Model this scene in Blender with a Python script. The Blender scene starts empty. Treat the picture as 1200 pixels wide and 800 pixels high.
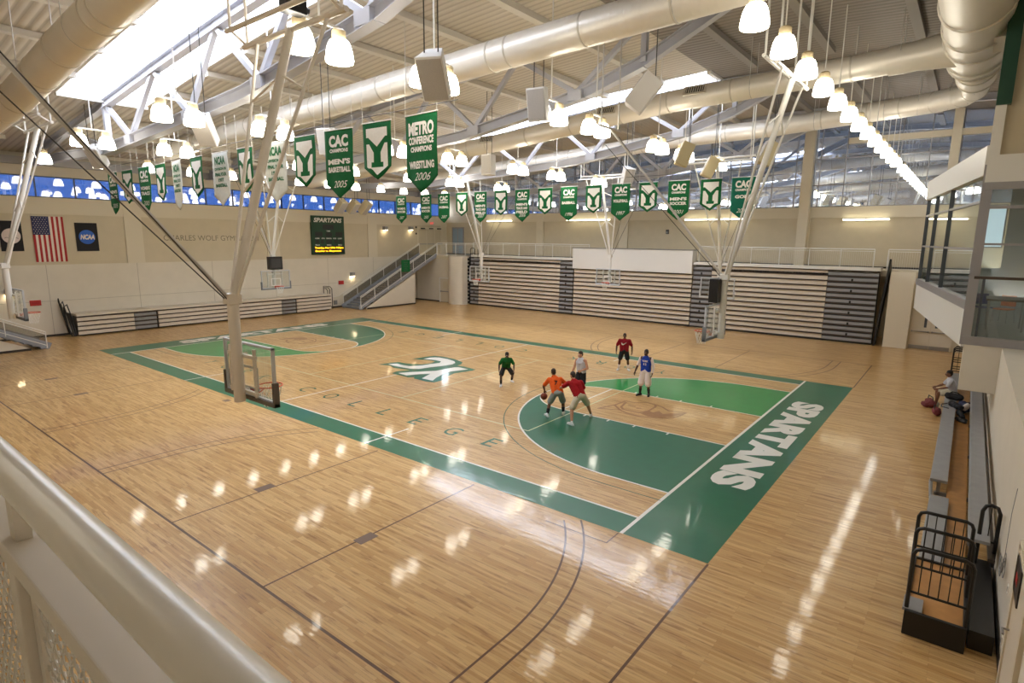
EXPOSURE = 0.8
import bpy, bmesh, math, random
from mathutils import Vector, Matrix, Euler, noise
random.seed(7)
PI = math.pi
scene = bpy.context.scene
COL = scene.collection
V = Vector

# ---------------------------------------------------------------- materials
def lin(c):
    return tuple(((x / 255) / 12.92 if x / 255 <= .04045 else ((x / 255 + .055) / 1.055) ** 2.4) for x in c)

def mat(name, rgb, rough=.5, metal=0, spec=.5, noise_amt=0, noise_scale=6, bump=0, bump_scale=40, coat=0):
    m = bpy.data.materials.new(name)
    m.use_nodes = True
    nt = m.node_tree
    b = nt.nodes['Principled BSDF']
    c = lin(rgb)
    b.inputs['Base Color'].default_value = (*c, 1)
    b.inputs['Roughness'].default_value = rough
    b.inputs['Metallic'].default_value = metal
    b.inputs['Specular IOR Level'].default_value = spec
    b.inputs['Coat Weight'].default_value = coat
    if noise_amt or bump:
        tc = nt.nodes.new('ShaderNodeTexCoord')
    if noise_amt:
        n = nt.nodes.new('ShaderNodeTexNoise')
        n.inputs['Scale'].default_value = noise_scale
        n.inputs['Detail'].default_value = 3
        nt.links.new(tc.outputs['Object'], n.inputs['Vector'])
        r = nt.nodes.new('ShaderNodeValToRGB')
        r.color_ramp.elements[0].position = .3
        r.color_ramp.elements[1].position = .7
        r.color_ramp.elements[0].color = (*[x * (1 - noise_amt) for x in c], 1)
        r.color_ramp.elements[1].color = (*[min(1, x * (1 + noise_amt)) for x in c], 1)
        nt.links.new(n.outputs['Fac'], r.inputs['Fac'])
        nt.links.new(r.outputs['Color'], b.inputs['Base Color'])
    if bump:
        n2 = nt.nodes.new('ShaderNodeTexNoise')
        n2.inputs['Scale'].default_value = bump_scale
        nt.links.new(tc.outputs['Object'], n2.inputs['Vector'])
        bp = nt.nodes.new('ShaderNodeBump')
        bp.inputs['Strength'].default_value = bump
        bp.inputs['Distance'].default_value = .02
        nt.links.new(n2.outputs['Fac'], bp.inputs['Height'])
        nt.links.new(bp.outputs['Normal'], b.inputs['Normal'])
    return m

def emit(name, rgb, strength, base=None):
    m = mat(name, base or rgb, .4)
    b = m.node_tree.nodes['Principled BSDF']
    b.inputs['Emission Color'].default_value = (*lin(rgb), 1)
    b.inputs['Emission Strength'].default_value = strength
    return m

def glass(name, tint, gloss=.08, rough=.02, gcol=(1, 1, 1)):
    m = bpy.data.materials.new(name)
    m.use_nodes = True
    nt = m.node_tree
    nt.nodes.clear()
    out = nt.nodes.new('ShaderNodeOutputMaterial')
    t = nt.nodes.new('ShaderNodeBsdfTransparent')
    t.inputs['Color'].default_value = (*tint, 1)
    g = nt.nodes.new('ShaderNodeBsdfGlossy')
    g.inputs['Roughness'].default_value = rough
    g.inputs['Color'].default_value = (*gcol, 1)
    # reflectance of a thin pane: gloss + (1 - gloss) * facing^5 on both sides
    lw = nt.nodes.new('ShaderNodeLayerWeight')
    lw.inputs['Blend'].default_value = .5
    pw = nt.nodes.new('ShaderNodeMath')
    pw.operation = 'POWER'
    pw.inputs[1].default_value = 5
    nt.links.new(lw.outputs['Facing'], pw.inputs[0])
    mp = nt.nodes.new('ShaderNodeMath')
    mp.operation = 'MULTIPLY_ADD'
    mp.inputs[1].default_value = 1 - gloss
    mp.inputs[2].default_value = gloss
    nt.links.new(pw.outputs[0], mp.inputs[0])
    mx = nt.nodes.new('ShaderNodeMixShader')
    nt.links.new(mp.outputs[0], mx.inputs['Fac'])
    nt.links.new(t.outputs[0], mx.inputs[1])
    nt.links.new(g.outputs[0], mx.inputs[2])
    nt.links.new(mx.outputs[0], out.inputs['Surface'])
    return m

def translucent(name, rgb):
    m = bpy.data.materials.new(name)
    m.use_nodes = True
    nt = m.node_tree
    nt.nodes.clear()
    out = nt.nodes.new('ShaderNodeOutputMaterial')
    t = nt.nodes.new('ShaderNodeBsdfTranslucent')
    t.inputs['Color'].default_value = (*lin(rgb), 1)
    g = nt.nodes.new('ShaderNodeBsdfTransparent')
    g.inputs['Color'].default_value = (*lin(rgb), 1)
    mx = nt.nodes.new('ShaderNodeMixShader')
    mx.inputs['Fac'].default_value = .35
    nt.links.new(t.outputs[0], mx.inputs[1])
    nt.links.new(g.outputs[0], mx.inputs[2])
    nt.links.new(mx.outputs[0], out.inputs['Surface'])
    return m

def wood_floor():
    m = bpy.data.materials.new('maple_floor')
    m.use_nodes = True
    nt = m.node_tree
    b = nt.nodes['Principled BSDF']
    tc = nt.nodes.new('ShaderNodeTexCoord')
    br = nt.nodes.new('ShaderNodeTexBrick')
    br.offset = .37
    br.offset_frequency = 3
    br.inputs['Scale'].default_value = 1
    br.inputs['Brick Width'].default_value = .85
    br.inputs['Row Height'].default_value = .057
    br.inputs['Mortar Size'].default_value = .0011
    br.inputs['Mortar Smooth'].default_value = .3
    br.inputs['Bias'].default_value = -.1
    br.inputs['Color1'].default_value = (*lin((215, 178, 121)), 1)
    br.inputs['Color2'].default_value = (*lin((188, 145, 86)), 1)
    br.inputs['Mortar'].default_value = (*lin((140, 100, 60)), 1)
    nt.links.new(tc.outputs['Object'], br.inputs['Vector'])
    mp = nt.nodes.new('ShaderNodeMapping')
    mp.inputs['Scale'].default_value = (1.3, 14, 1)
    nt.links.new(tc.outputs['Object'], mp.inputs['Vector'])
    n = nt.nodes.new('ShaderNodeTexNoise')
    n.inputs['Scale'].default_value = 1
    n.inputs['Detail'].default_value = 4
    n.inputs['Roughness'].default_value = .62
    nt.links.new(mp.outputs[0], n.inputs['Vector'])
    rp = nt.nodes.new('ShaderNodeValToRGB')
    rp.color_ramp.elements[0].position = .34
    rp.color_ramp.elements[0].color = (.56, .45, .35, 1)
    rp.color_ramp.elements[1].position = .44
    rp.color_ramp.elements[1].color = (.95, .93, .9, 1)
    e3 = rp.color_ramp.elements.new(.66)
    e3.color = (1.06, 1.05, 1.03, 1)
    nt.links.new(n.outputs['Fac'], rp.inputs['Fac'])
    mx = nt.nodes.new('ShaderNodeMixRGB')
    mx.blend_type = 'MULTIPLY'
    mx.inputs['Fac'].default_value = .85
    nt.links.new(br.outputs['Color'], mx.inputs[1])
    nt.links.new(rp.outputs[0], mx.inputs[2])
    nt.links.new(mx.outputs[0], b.inputs['Base Color'])
    b.inputs['Roughness'].default_value = .34
    b.inputs['Specular IOR Level'].default_value = .25
    b.inputs['Coat Weight'].default_value = .42
    b.inputs['Coat Roughness'].default_value = .055
    # slight waviness of the varnish along the boards
    mp2 = nt.nodes.new('ShaderNodeMapping')
    mp2.inputs['Scale'].default_value = (1.2, 7, 1)
    nt.links.new(tc.outputs['Object'], mp2.inputs['Vector'])
    n2 = nt.nodes.new('ShaderNodeTexNoise')
    n2.inputs['Scale'].default_value = 1.5
    n2.inputs['Detail'].default_value = 3
    nt.links.new(mp2.outputs[0], n2.inputs['Vector'])
    bp = nt.nodes.new('ShaderNodeBump')
    bp.inputs['Strength'].default_value = .12
    bp.inputs['Distance'].default_value = .012
    nt.links.new(n2.outputs['Fac'], bp.inputs['Height'])
    nt.links.new(bp.outputs['Normal'], b.inputs['Coat Normal'])
    return m

def floor_paint(name, rgb, var=.05):
    m = mat(name, rgb, .34, 0, .25, var, 3)
    b = m.node_tree.nodes['Principled BSDF']
    b.inputs['Coat Weight'].default_value = .42
    b.inputs['Coat Roughness'].default_value = .055
    nt = m.node_tree
    tc = nt.nodes.new('ShaderNodeTexCoord')
    mp2 = nt.nodes.new('ShaderNodeMapping')
    mp2.inputs['Scale'].default_value = (1.2, 7, 1)
    nt.links.new(tc.outputs['Object'], mp2.inputs['Vector'])
    n2 = nt.nodes.new('ShaderNodeTexNoise')
    n2.inputs['Scale'].default_value = 1.5
    nt.links.new(mp2.outputs[0], n2.inputs['Vector'])
    bp = nt.nodes.new('ShaderNodeBump')
    bp.inputs['Strength'].default_value = .12
    bp.inputs['Distance'].default_value = .012
    nt.links.new(n2.outputs['Fac'], bp.inputs['Height'])
    nt.links.new(bp.outputs['Normal'], b.inputs['Coat Normal'])
    return m

def deck_mat(name='roof_deck', c1=(172, 163, 148), c2=(194, 185, 170)):
    m = mat(name, (206, 198, 184), .6)
    nt = m.node_tree
    b = nt.nodes['Principled BSDF']
    tc = nt.nodes.new('ShaderNodeTexCoord')
    w = nt.nodes.new('ShaderNodeTexWave')
    w.bands_direction = 'Y'
    w.inputs['Scale'].default_value = 1.05
    nt.links.new(tc.outputs['Object'], w.inputs['Vector'])
    rp = nt.nodes.new('ShaderNodeValToRGB')
    rp.color_ramp.elements[0].color = (*lin(c1), 1)
    rp.color_ramp.elements[0].position = .1
    rp.color_ramp.elements[1].color = (*lin(c2), 1)
    rp.color_ramp.elements[1].position = .35
    nt.links.new(w.outputs['Fac'], rp.inputs['Fac'])
    nt.links.new(rp.outputs[0], b.inputs['Base Color'])
    bp = nt.nodes.new('ShaderNodeBump')
    bp.inputs['Strength'].default_value = .5
    bp.inputs['Distance'].default_value = .05
    nt.links.new(w.outputs['Fac'], bp.inputs['Height'])
    nt.links.new(bp.outputs['Normal'], b.inputs['Normal'])
    return m

M = dict(
    floor=wood_floor(), green=floor_paint('court_green', (26, 104, 74)), bright=floor_paint('court_bright_green', (34, 142, 70)),
    white=floor_paint('court_white', (236, 234, 226), .02), brownline=floor_paint('court_brown', (98, 68, 44)),
    lime=floor_paint('court_lime', (206, 214, 170)), stain=floor_paint('court_stain', (158, 112, 68)), thin_green=floor_paint('court_thin_green', (52, 96, 66)),
    plate=mat('floor_plate', (110, 84, 66), .4), blue_decal=floor_paint('court_blue', (60, 120, 215)),
    wall=mat('painted_wall', (216, 208, 192), .6, 0, .3, .025, 1.5), upper=mat('upper_wall', (202, 190, 164), .6, 0, .3, .03, 1.5),
    pil=mat('pilaster_paint', (214, 204, 182), .6, 0, .3), joint=mat('wall_joint', (170, 160, 144), .7), base=mat('rubber_base', (44, 40, 38), .5),
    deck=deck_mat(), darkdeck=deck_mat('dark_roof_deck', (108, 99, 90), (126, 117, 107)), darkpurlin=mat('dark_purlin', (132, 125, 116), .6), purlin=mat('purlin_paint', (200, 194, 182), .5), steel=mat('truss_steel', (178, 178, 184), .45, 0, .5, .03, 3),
    duct=mat('duct_paint', (226, 220, 208), .38, .25, .5, .02, 2), grille=mat('duct_grille', (40, 38, 36), .6), ductdull=mat('duct_flange', (205, 198, 184), .45, .2),
    white_steel=mat('white_steel', (226, 224, 218), .4), cream_steel=mat('cream_steel', (224, 216, 204), .4), grey_pole=mat('grey_pole', (190, 186, 180), .4, .2),
    cable=mat('dark_cable', (60, 58, 56), .5), black=mat('black_paint', (26, 26, 27), .4), dark=mat('dark_grey', (52, 52, 54), .5),
    orange=mat('rim_orange', (206, 70, 36), .4), pad=mat('board_pad', (104, 96, 90), .6), padwhite=mat('board_frame', (200, 204, 210), .35, .2), greypad=mat('board_pad_grey', (120, 124, 130), .5),
    net=mat('net_cord', (232, 230, 224), .8), bglass=glass('backboard_glass', (.93, .95, .95), .06), red=mat('bright_red', (178, 44, 40), .5),
    beige=mat('bleacher_beige', (216, 206, 190), .5, 0, .4, .03, 4), nosing=mat('bleacher_nosing', (74, 62, 54), .5), grey=mat('bleacher_grey', (140, 140, 140), .55, 0, .4, .05, 5),
    seat=mat('bench_grey', (150, 150, 150), .5, 0, .4, .05, 5), woodplank=mat('bleacher_deck', (188, 136, 78), .4, 0, .4, .12, 4), dgrey=mat('bleacher_dark_grey', (146, 146, 147), .55),
    cloth_green=mat('banner_green', (20, 96, 52), .7, 0, .2, .08, 9, .3, 12), cloth_teal=mat('banner_teal', (16, 98, 76), .7, 0, .2, .08, 9, .3, 12), cloth_white=mat('banner_white', (206, 208, 200), .75, 0, .2, .05, 9, .3, 12),
    felt=mat('banner_felt', (228, 226, 218), .8, 0, .2, .03, 12), felt_green=mat('banner_felt_green', (24, 100, 56), .8),
    sky_glass=translucent('skylight_panel', (250, 251, 255)), blue_glass=glass('clerestory_glass', (.075, .125, .225), .1), far_glass=glass('mirror_glazing', (.19, .2, .215), .66, .012, (.86, .92, 1)),
    clear=glass('booth_glass', (.8, .87, .87), .1), alu=mat('window_frame', (156, 154, 156), .4, .3), dalu=mat('dark_frame', (78, 84, 92), .4, .3), bluedoor=glass('door_glass', (.45, .5, .55), .2),
    lamp=emit('lamp_shade', (255, 248, 232), 10), lampcap=mat('lamp_cap', (206, 188, 150), .5), tube=emit('fluorescent', (255, 246, 214), 7), sconce=emit('sconce_glow', (255, 232, 190), 14),
    speaker=mat('speaker_white', (226, 224, 220), .5), speaker_grille=mat('speaker_grille', (176, 170, 162), .7, 0, .3, .06, 60), speaker_tan=mat('speaker_tan', (204, 190, 152), .5),
    door=mat('door_paint', (212, 202, 182), .45), metal=mat('satin_metal', (160, 160, 160), .3, .8), concrete=mat('stair_grey', (142, 146, 154), .6, 0, .3, .05, 4),
    mesh_rail=glass('rail_mesh', (.72, .71, .68), .12, .6, (.75, .73, .68)), amber=emit('amber_led', (255, 176, 20), 2.2), score=mat('scoreboard_green', (22, 62, 40), .5), scoredark=mat('scoreboard_dark', (28, 34, 30), .4),
    letter=mat('wall_letter', (128, 120, 106), .4, .3), exit=emit('exit_red', (210, 60, 50), .8), boxgrey=mat('box_grey', (150, 144, 134), .5),
    flag_red=mat('flag_red', (170, 42, 46), .75), flag_white=mat('flag_white', (226, 214, 200), .75), flag_blue=mat('flag_blue', (44, 50, 88), .75), flag_black=mat('flag_black', (26, 24, 28), .8), logo_blue=mat('logo_blue', (40, 96, 190), .6), pale=mat('logo_pale', (214, 198, 192), .7),
    railpaint=mat('rail_paint', (224, 218, 208), .32, .05, .5, .02, 5), railpaint2=mat('rail_channel', (218, 209, 196), .5, 0), wire=mat('woven_wire', (206, 200, 190), .4, .2),
    panel_green=mat('panel_green', (20, 66, 48), .5), chair_blue=mat('chair_blue', (36, 60, 130), .5), chair_orange=mat('chair_orange', (214, 96, 40), .5), boothwall=mat('booth_wall', (176, 180, 186), .6),
    sky_pane=emit('daylight_window', (216, 232, 240), .5), rub=mat('dark_rail', (70, 58, 50), .4),
    skin_dark=mat('skin_dark', (74, 46, 34), .5), skin_mid=mat('skin_mid', (124, 80, 58), .5), skin_light=mat('skin_light', (190, 138, 108), .5), hair=mat('hair_black', (26, 20, 18), .6), hair_brown=mat('hair_brown', (52, 36, 28), .6),
    c_green=mat('shirt_green', (28, 98, 48), .8, 0, .2, .1, 14), c_black=mat('cloth_black', (24, 24, 30), .8), c_orange=mat('shirt_orange', (232, 96, 34), .8, 0, .2, .06, 14), c_greyshort=mat('shorts_grey', (146, 152, 152), .8), c_red=mat('shirt_red', (168, 28, 36), .8, 0, .2, .08, 14), c_khaki=mat('shorts_khaki', (206, 196, 172), .8),
    c_lgrey=mat('shirt_grey', (190, 190, 198), .8), c_maroon=mat('jersey_maroon', (142, 28, 42), .8, 0, .2, .08, 14), c_blue=mat('jersey_blue', (36, 66, 168), .8, 0, .2, .06, 14), c_white=mat('cloth_white', (226, 216, 212), .8), shoe_white=mat('shoe_white', (224, 226, 230), .5), ball=mat('ball_leather', (128, 54, 36), .55, 0, .3, .1, 60), bag_red=mat('bag_red', (112, 44, 46), .8), navy=mat('cloth_navy', (30, 38, 70), .8), pink=mat('cloth_pink', (196, 130, 124), .8),
    mouth=mat('lips', (120, 62, 56), .5), eye_white=mat('eye_white', (230, 226, 220), .3),
)

# ---------------------------------------------------------------- objects
def world_of(o):
    p = V((0, 0, 0))
    while o is not None:
        p = p + o.location
        o = o.parent
    return p

def thing(name, label, cat, loc=(0, 0, 0), group=None, rz=0):
    o = bpy.data.objects.new(name, None)
    COL.objects.link(o)
    o.location = loc
    o.rotation_euler = (0, 0, rz)
    o.empty_display_size = .1
    o['label'] = label
    o['category'] = cat
    if group:
        o['group'] = group
    return o

def tag(o, label, cat, group=None):
    o['label'] = label
    o['category'] = cat
    if group:
        o['group'] = group
    return o

def link(name, me, m, parent=None, local=False):
    if m is not None and not me.materials:
        for x in (m if isinstance(m, (list, tuple)) else [m]):
            me.materials.append(x)
    o = bpy.data.objects.new(name, me)
    COL.objects.link(o)
    if parent is not None:
        if not local:
            w = world_of(parent)
            for v in me.vertices:
                v.co -= w
        o.parent = parent
    else:
        pass
    return o

def copy_tree(o, parent=None):
    c = o.copy()
    COL.objects.link(c)
    c.parent = parent
    for ch in list(o.children):
        copy_tree(ch, c)
    return c

class MB:
    def __init__(s):
        s.v = []
        s.f = []
        s.mi = []
        s.cur = 0
    def add(s, vs, fs):
        n = len(s.v)
        s.v += [tuple(x) for x in vs]
        s.f += [tuple(i + n for i in f) for f in fs]
        s.mi += [s.cur] * len(fs)
        return s
    def box(s, a, b, bev=0):
        x0, y0, z0 = [min(a[i], b[i]) for i in range(3)]
        x1, y1, z1 = [max(a[i], b[i]) for i in range(3)]
        vs = [(x0, y0, z0), (x1, y0, z0), (x1, y1, z0), (x0, y1, z0), (x0, y0, z1), (x1, y0, z1), (x1, y1, z1), (x0, y1, z1)]
        return s.add(vs, [(3, 2, 1, 0), (4, 5, 6, 7), (0, 1, 5, 4), (1, 2, 6, 5), (2, 3, 7, 6), (3, 0, 4, 7)])
    def obox(s, c, size, R):
        c = V(c)
        vs = []
        for z in (-.5, .5):
            for x, y in ((-.5, -.5), (.5, -.5), (.5, .5), (-.5, .5)):
                vs.append(c + R @ V((x * size[0], y * size[1], z * size[2])))
        return s.add(vs, [(3, 2, 1, 0), (4, 5, 6, 7), (0, 1, 5, 4), (1, 2, 6, 5), (2, 3, 7, 6), (3, 0, 4, 7)])
    def beam(s, p, q, w, h, up=(0, 0, 1)):
        p, q = V(p), V(q)
        d = (q - p).normalized()
        up = V(up)
        if abs(d.dot(up)) > .97:
            up = V((1, 0, 0))
        a = d.cross(up).normalized()
        b = a.cross(d).normalized()
        vs = []
        for e in (p, q):
            for i, j in ((-1, -1), (1, -1), (1, 1), (-1, 1)):
                vs.append(e + a * (i * w / 2) + b * (j * h / 2))
        return s.add(vs, [(0, 1, 2, 3), (7, 6, 5, 4), (1, 0, 4, 5), (2, 1, 5, 6), (3, 2, 6, 7), (0, 3, 7, 4)])
    def ibeam(s, p, q, w, h, t=.03):
        p, q = V(p), V(q)
        d = (q - p).normalized()
        a = d.cross(V((0, 0, 1))).normalized()
        b = a.cross(d).normalized()
        s.beam(p + b * (h / 2), q + b * (h / 2), w, t)
        s.beam(p - b * (h / 2), q - b * (h / 2), w, t)
        return s.beam(p, q, t, h)
    def tube(s, pts, r, n=8, closed=False, caps=True):
        pts = [V(p) for p in pts]
        k = len(pts)
        rs = r if isinstance(r, (list, tuple)) else [r] * k
        nrm = None
        vs = []
        for i, p in enumerate(pts):
            if closed:
                d = (pts[(i + 1) % k] - pts[i - 1]).normalized()
            else:
                d = (pts[min(i + 1, k - 1)] - pts[max(i - 1, 0)]).normalized()
            if nrm is None:
                nrm = d.orthogonal().normalized()
            else:
                nrm = (nrm - d * nrm.dot(d))
                nrm = nrm.normalized() if nrm.length > 1e-6 else d.orthogonal().normalized()
            bn = d.cross(nrm)
            for j in range(n):
                a = 2 * PI * j / n
                vs.append(p + (nrm * math.cos(a) + bn * math.sin(a)) * rs[i])
        fs = []
        for i in range(k if closed else k - 1):
            i2 = (i + 1) % k
            for j in range(n):
                j2 = (j + 1) % n
                fs.append((i * n + j, i * n + j2, i2 * n + j2, i2 * n + j))
        if caps and not closed:
            fs.append(tuple(range(n - 1, -1, -1)))
            fs.append(tuple((k - 1) * n + j for j in range(n)))
        return s.add(vs, fs)
    def lathe(s, prof, c=(0, 0, 0), n=16, cap=True):
        vs = []
        c = V(c)
        for r, z in prof:
            for j in range(n):
                a = 2 * PI * j / n
                vs.append(c + V((r * math.cos(a), r * math.sin(a), z)))
        fs = []
        for i in range(len(prof) - 1):
            for j in range(n):
                j2 = (j + 1) % n
                fs.append((i * n + j, i * n + j2, (i + 1) * n + j2, (i + 1) * n + j))
        if cap:
            fs.append(tuple(range(n - 1, -1, -1)))
            fs.append(tuple((len(prof) - 1) * n + j for j in range(n)))
        return s.add(vs, fs)
    def sphere(s, c, r, n=12, m=8):
        c = V(c)
        R = V(r) if isinstance(r, (tuple, list)) else V((r, r, r))
        vs = [c + V((0, 0, -R.z))]
        for i in range(1, m):
            t = -PI / 2 + PI * i / m
            for j in range(n):
                a = 2 * PI * j / n
                vs.append(c + V((R.x * math.cos(t) * math.cos(a), R.y * math.cos(t) * math.sin(a), R.z * math.sin(t))))
        vs.append(c + V((0, 0, R.z)))
        fs = []
        for j in range(n):
            fs.append((0, 1 + (j + 1) % n, 1 + j))
            fs.append((len(vs) - 1, 1 + (m - 2) * n + j, 1 + (m - 2) * n + (j + 1) % n))
        for i in range(m - 2):
            for j in range(n):
                j2 = (j + 1) % n
                fs.append((1 + i * n + j, 1 + i * n + j2, 1 + (i + 1) * n + j2, 1 + (i + 1) * n + j))
        return s.add(vs, fs)
    def cap(s, p, q, r0, r1, n=12):
        """tapered capsule (closed island) for remeshed bodies"""
        p, q = V(p), V(q)
        d = q - p
        L = d.length
        if L < 1e-5:
            return s.sphere(p, max(r0, r1))
        d.normalize()
        a = d.orthogonal().normalized()
        b = d.cross(a)
        rings = []
        for t in (-80, -50, -20, 0):
            rings.append((p + d * (r0 * math.sin(math.radians(t))), r0 * math.cos(math.radians(t))))
        for t in (0, 20, 50, 80):
            rings.append((q + d * (r1 * math.sin(math.radians(t))), r1 * math.cos(math.radians(t))))
        vs = []
        for c, r in rings:
            for j in range(n):
                w = 2 * PI * j / n
                vs.append(c + (a * math.cos(w) + b * math.sin(w)) * r)
        fs = []
        for i in range(len(rings) - 1):
            for j in range(n):
                j2 = (j + 1) % n
                fs.append((i * n + j, i * n + j2, (i + 1) * n + j2, (i + 1) * n + j))
        fs.append(tuple(range(n - 1, -1, -1)))
        fs.append(tuple((len(rings) - 1) * n + j for j in range(n)))
        return s.add(vs, fs)
    def prism(s, poly, o, u, v, thick):
        """extrude a 2D polygon placed at o with axes u, v by thick along u x v (0 = flat)"""
        o, u, v = V(o), V(u), V(v)
        w = u.cross(v).normalized()
        A = [o + u * x + v * y for x, y in poly]
        k = len(poly)
        ar = sum(poly[i][0] * poly[(i + 1) % k][1] - poly[(i + 1) % k][0] * poly[i][1] for i in range(k))
        if ar < 0:
            A.reverse()
        if not thick:
            return s.add(A, [tuple(range(k))])
        B = [p + w * thick for p in A]
        fs = [tuple(range(k - 1, -1, -1)), tuple(k + i for i in range(k))]
        for i in range(k):
            j = (i + 1) % k
            fs.append((i, j, k + j, k + i))
        return s.add(A + B, fs)
    def text(s, body, o, u, v, w, h, off=0, shear=0, thick=0, space=1, keep=False):
        """text fitted in w x h centred on o"""
        vs, fs = text_mesh(body, off, shear, space)
        xs = [p[0] for p in vs]
        ys = [p[1] for p in vs]
        x0, x1, y0, y1 = min(xs), max(xs), min(ys), max(ys)
        sx, sy = w / (x1 - x0), h / (y1 - y0)
        if keep:
            sx = sy = min(sx, sy)
        o, u, v = V(o), V(u), V(v)
        A = [o + u * ((p[0] - (x0 + x1) / 2) * sx) + v * ((p[1] - (y0 + y1) / 2) * sy) for p in vs]
        return s.add(A, fs)
    def mesh(s, name):
        me = bpy.data.meshes.new(name)
        me.from_pydata(s.v, [], s.f)
        if any(s.mi):
            me.polygons.foreach_set('material_index', s.mi)
        me.update()
        return me
    def build(s, name, m, parent=None, smooth=0, local=False, bev=0):
        me = s.mesh(name)
        if smooth:
            me.polygons.foreach_set('use_smooth', [True] * len(me.polygons))
            me.set_sharp_from_angle(angle=math.radians(smooth))
        o = link(name, me, m, parent, local)
        if bev:
            b = o.modifiers.new('bevel', 'BEVEL')
            b.width = bev
            b.segments = 2
            b.limit_method = 'ANGLE'
        return o

_tc = {}
def text_mesh(body, off=0, shear=0, space=1):
    k = (body, off, shear, space)
    if k in _tc:
        return _tc[k]
    cu = bpy.data.curves.new('t', 'FONT')
    cu.body = body
    cu.offset = off
    cu.shear = shear
    cu.space_character = space
    cu.resolution_u = 3
    o = bpy.data.objects.new('t', cu)
    COL.objects.link(o)
    dg = bpy.context.evaluated_depsgraph_get()
    me = bpy.data.meshes.new_from_object(o.evaluated_get(dg))
    vs = [tuple(v.co) for v in me.vertices]
    fs = [tuple(p.vertices) for p in me.polygons]
    bpy.data.objects.remove(o)
    bpy.data.curves.remove(cu)
    bpy.data.meshes.remove(me)
    _tc[k] = (vs, fs)
    return _tc[k]

def struct(o, label=None, cat=None):
    o['kind'] = 'structure'
    if label:
        o['label'] = label
    if cat:
        o['category'] = cat
    return o

ORD = ['first', 'second', 'third', 'fourth', 'fifth', 'sixth', 'seventh', 'eighth', 'ninth', 'tenth', 'eleventh', 'twelfth', 'thirteenth', 'fourteenth', 'fifteenth', 'sixteenth', 'seventeenth', 'eighteenth']
X, Y, Z = V((1, 0, 0)), V((0, 1, 0)), V((0, 0, 1))
# ---------------------------------------------------------------- people
from mathutils.bvhtree import BVHTree
def baked(mb, name, voxel, smooth=2, noise_amp=0):
    me = mb.mesh(name)
    o = bpy.data.objects.new(name, me)
    COL.objects.link(o)
    r = o.modifiers.new('r', 'REMESH')
    r.mode = 'VOXEL'
    r.voxel_size = voxel
    if smooth:
        s = o.modifiers.new('s', 'SMOOTH')
        s.factor = .5
        s.iterations = smooth
    dg = bpy.context.evaluated_depsgraph_get()
    out = bpy.data.meshes.new_from_object(o.evaluated_get(dg))
    bpy.data.objects.remove(o)
    bpy.data.meshes.remove(me)
    out.name = name
    for v in out.vertices:
        if noise_amp:
            v.co += v.normal * noise_amp * noise.noise(v.co * 14)
        if v.co.z < .004:
            v.co.z = .004
    out.polygons.foreach_set('use_smooth', [True] * len(out.polygons))
    return out
def ell(mb, c, r, R=None):
    n = len(mb.v)
    mb.sphere((0, 0, 0), r, 14, 10)
    R = R or Matrix.Identity(3)
    for i in range(n, len(mb.v)):
        mb.v[i] = tuple(V(c) + R @ V(mb.v[i]))
def hand(mb, wr, d, n, side, curl=.45):
    """palm, four unequal bent fingers and a thumb on the side"""
    wr, d, n = V(wr), V(d).normalized(), V(n)
    n = (n - d * n.dot(d)).normalized()
    s = d.cross(n) * side
    for k in (-1.2, -.4, .4, 1.2):
        mb.cap(wr + s * (k * .013) + d * .01, wr + d * .085 + s * (k * .021), .016, .014, 8)
    for i, L in enumerate((.066, .076, .072, .056)):
        b = wr + d * .085 + s * ((1.5 - i) * .0215)
        a1, a2 = curl, curl * 2.2
        p1 = b + (d * math.cos(a1) + n * math.sin(a1)) * (L * .55)
        p2 = p1 + (d * math.cos(a2) + n * math.sin(a2)) * (L * .5)
        mb.cap(b, p1, .0115, .0105, 8)
        mb.cap(p1, p2, .0105, .0095, 8)
    b = wr + d * .03 + s * .028
    p1 = b + (s * .75 + d * .6 + n * .25).normalized() * .045
    p2 = p1 + (s * .15 + d * .9 + n * .45).normalized() * .035
    mb.cap(b, p1, .015, .012, 8)
    mb.cap(p1, p2, .012, .0105, 8)
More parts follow.
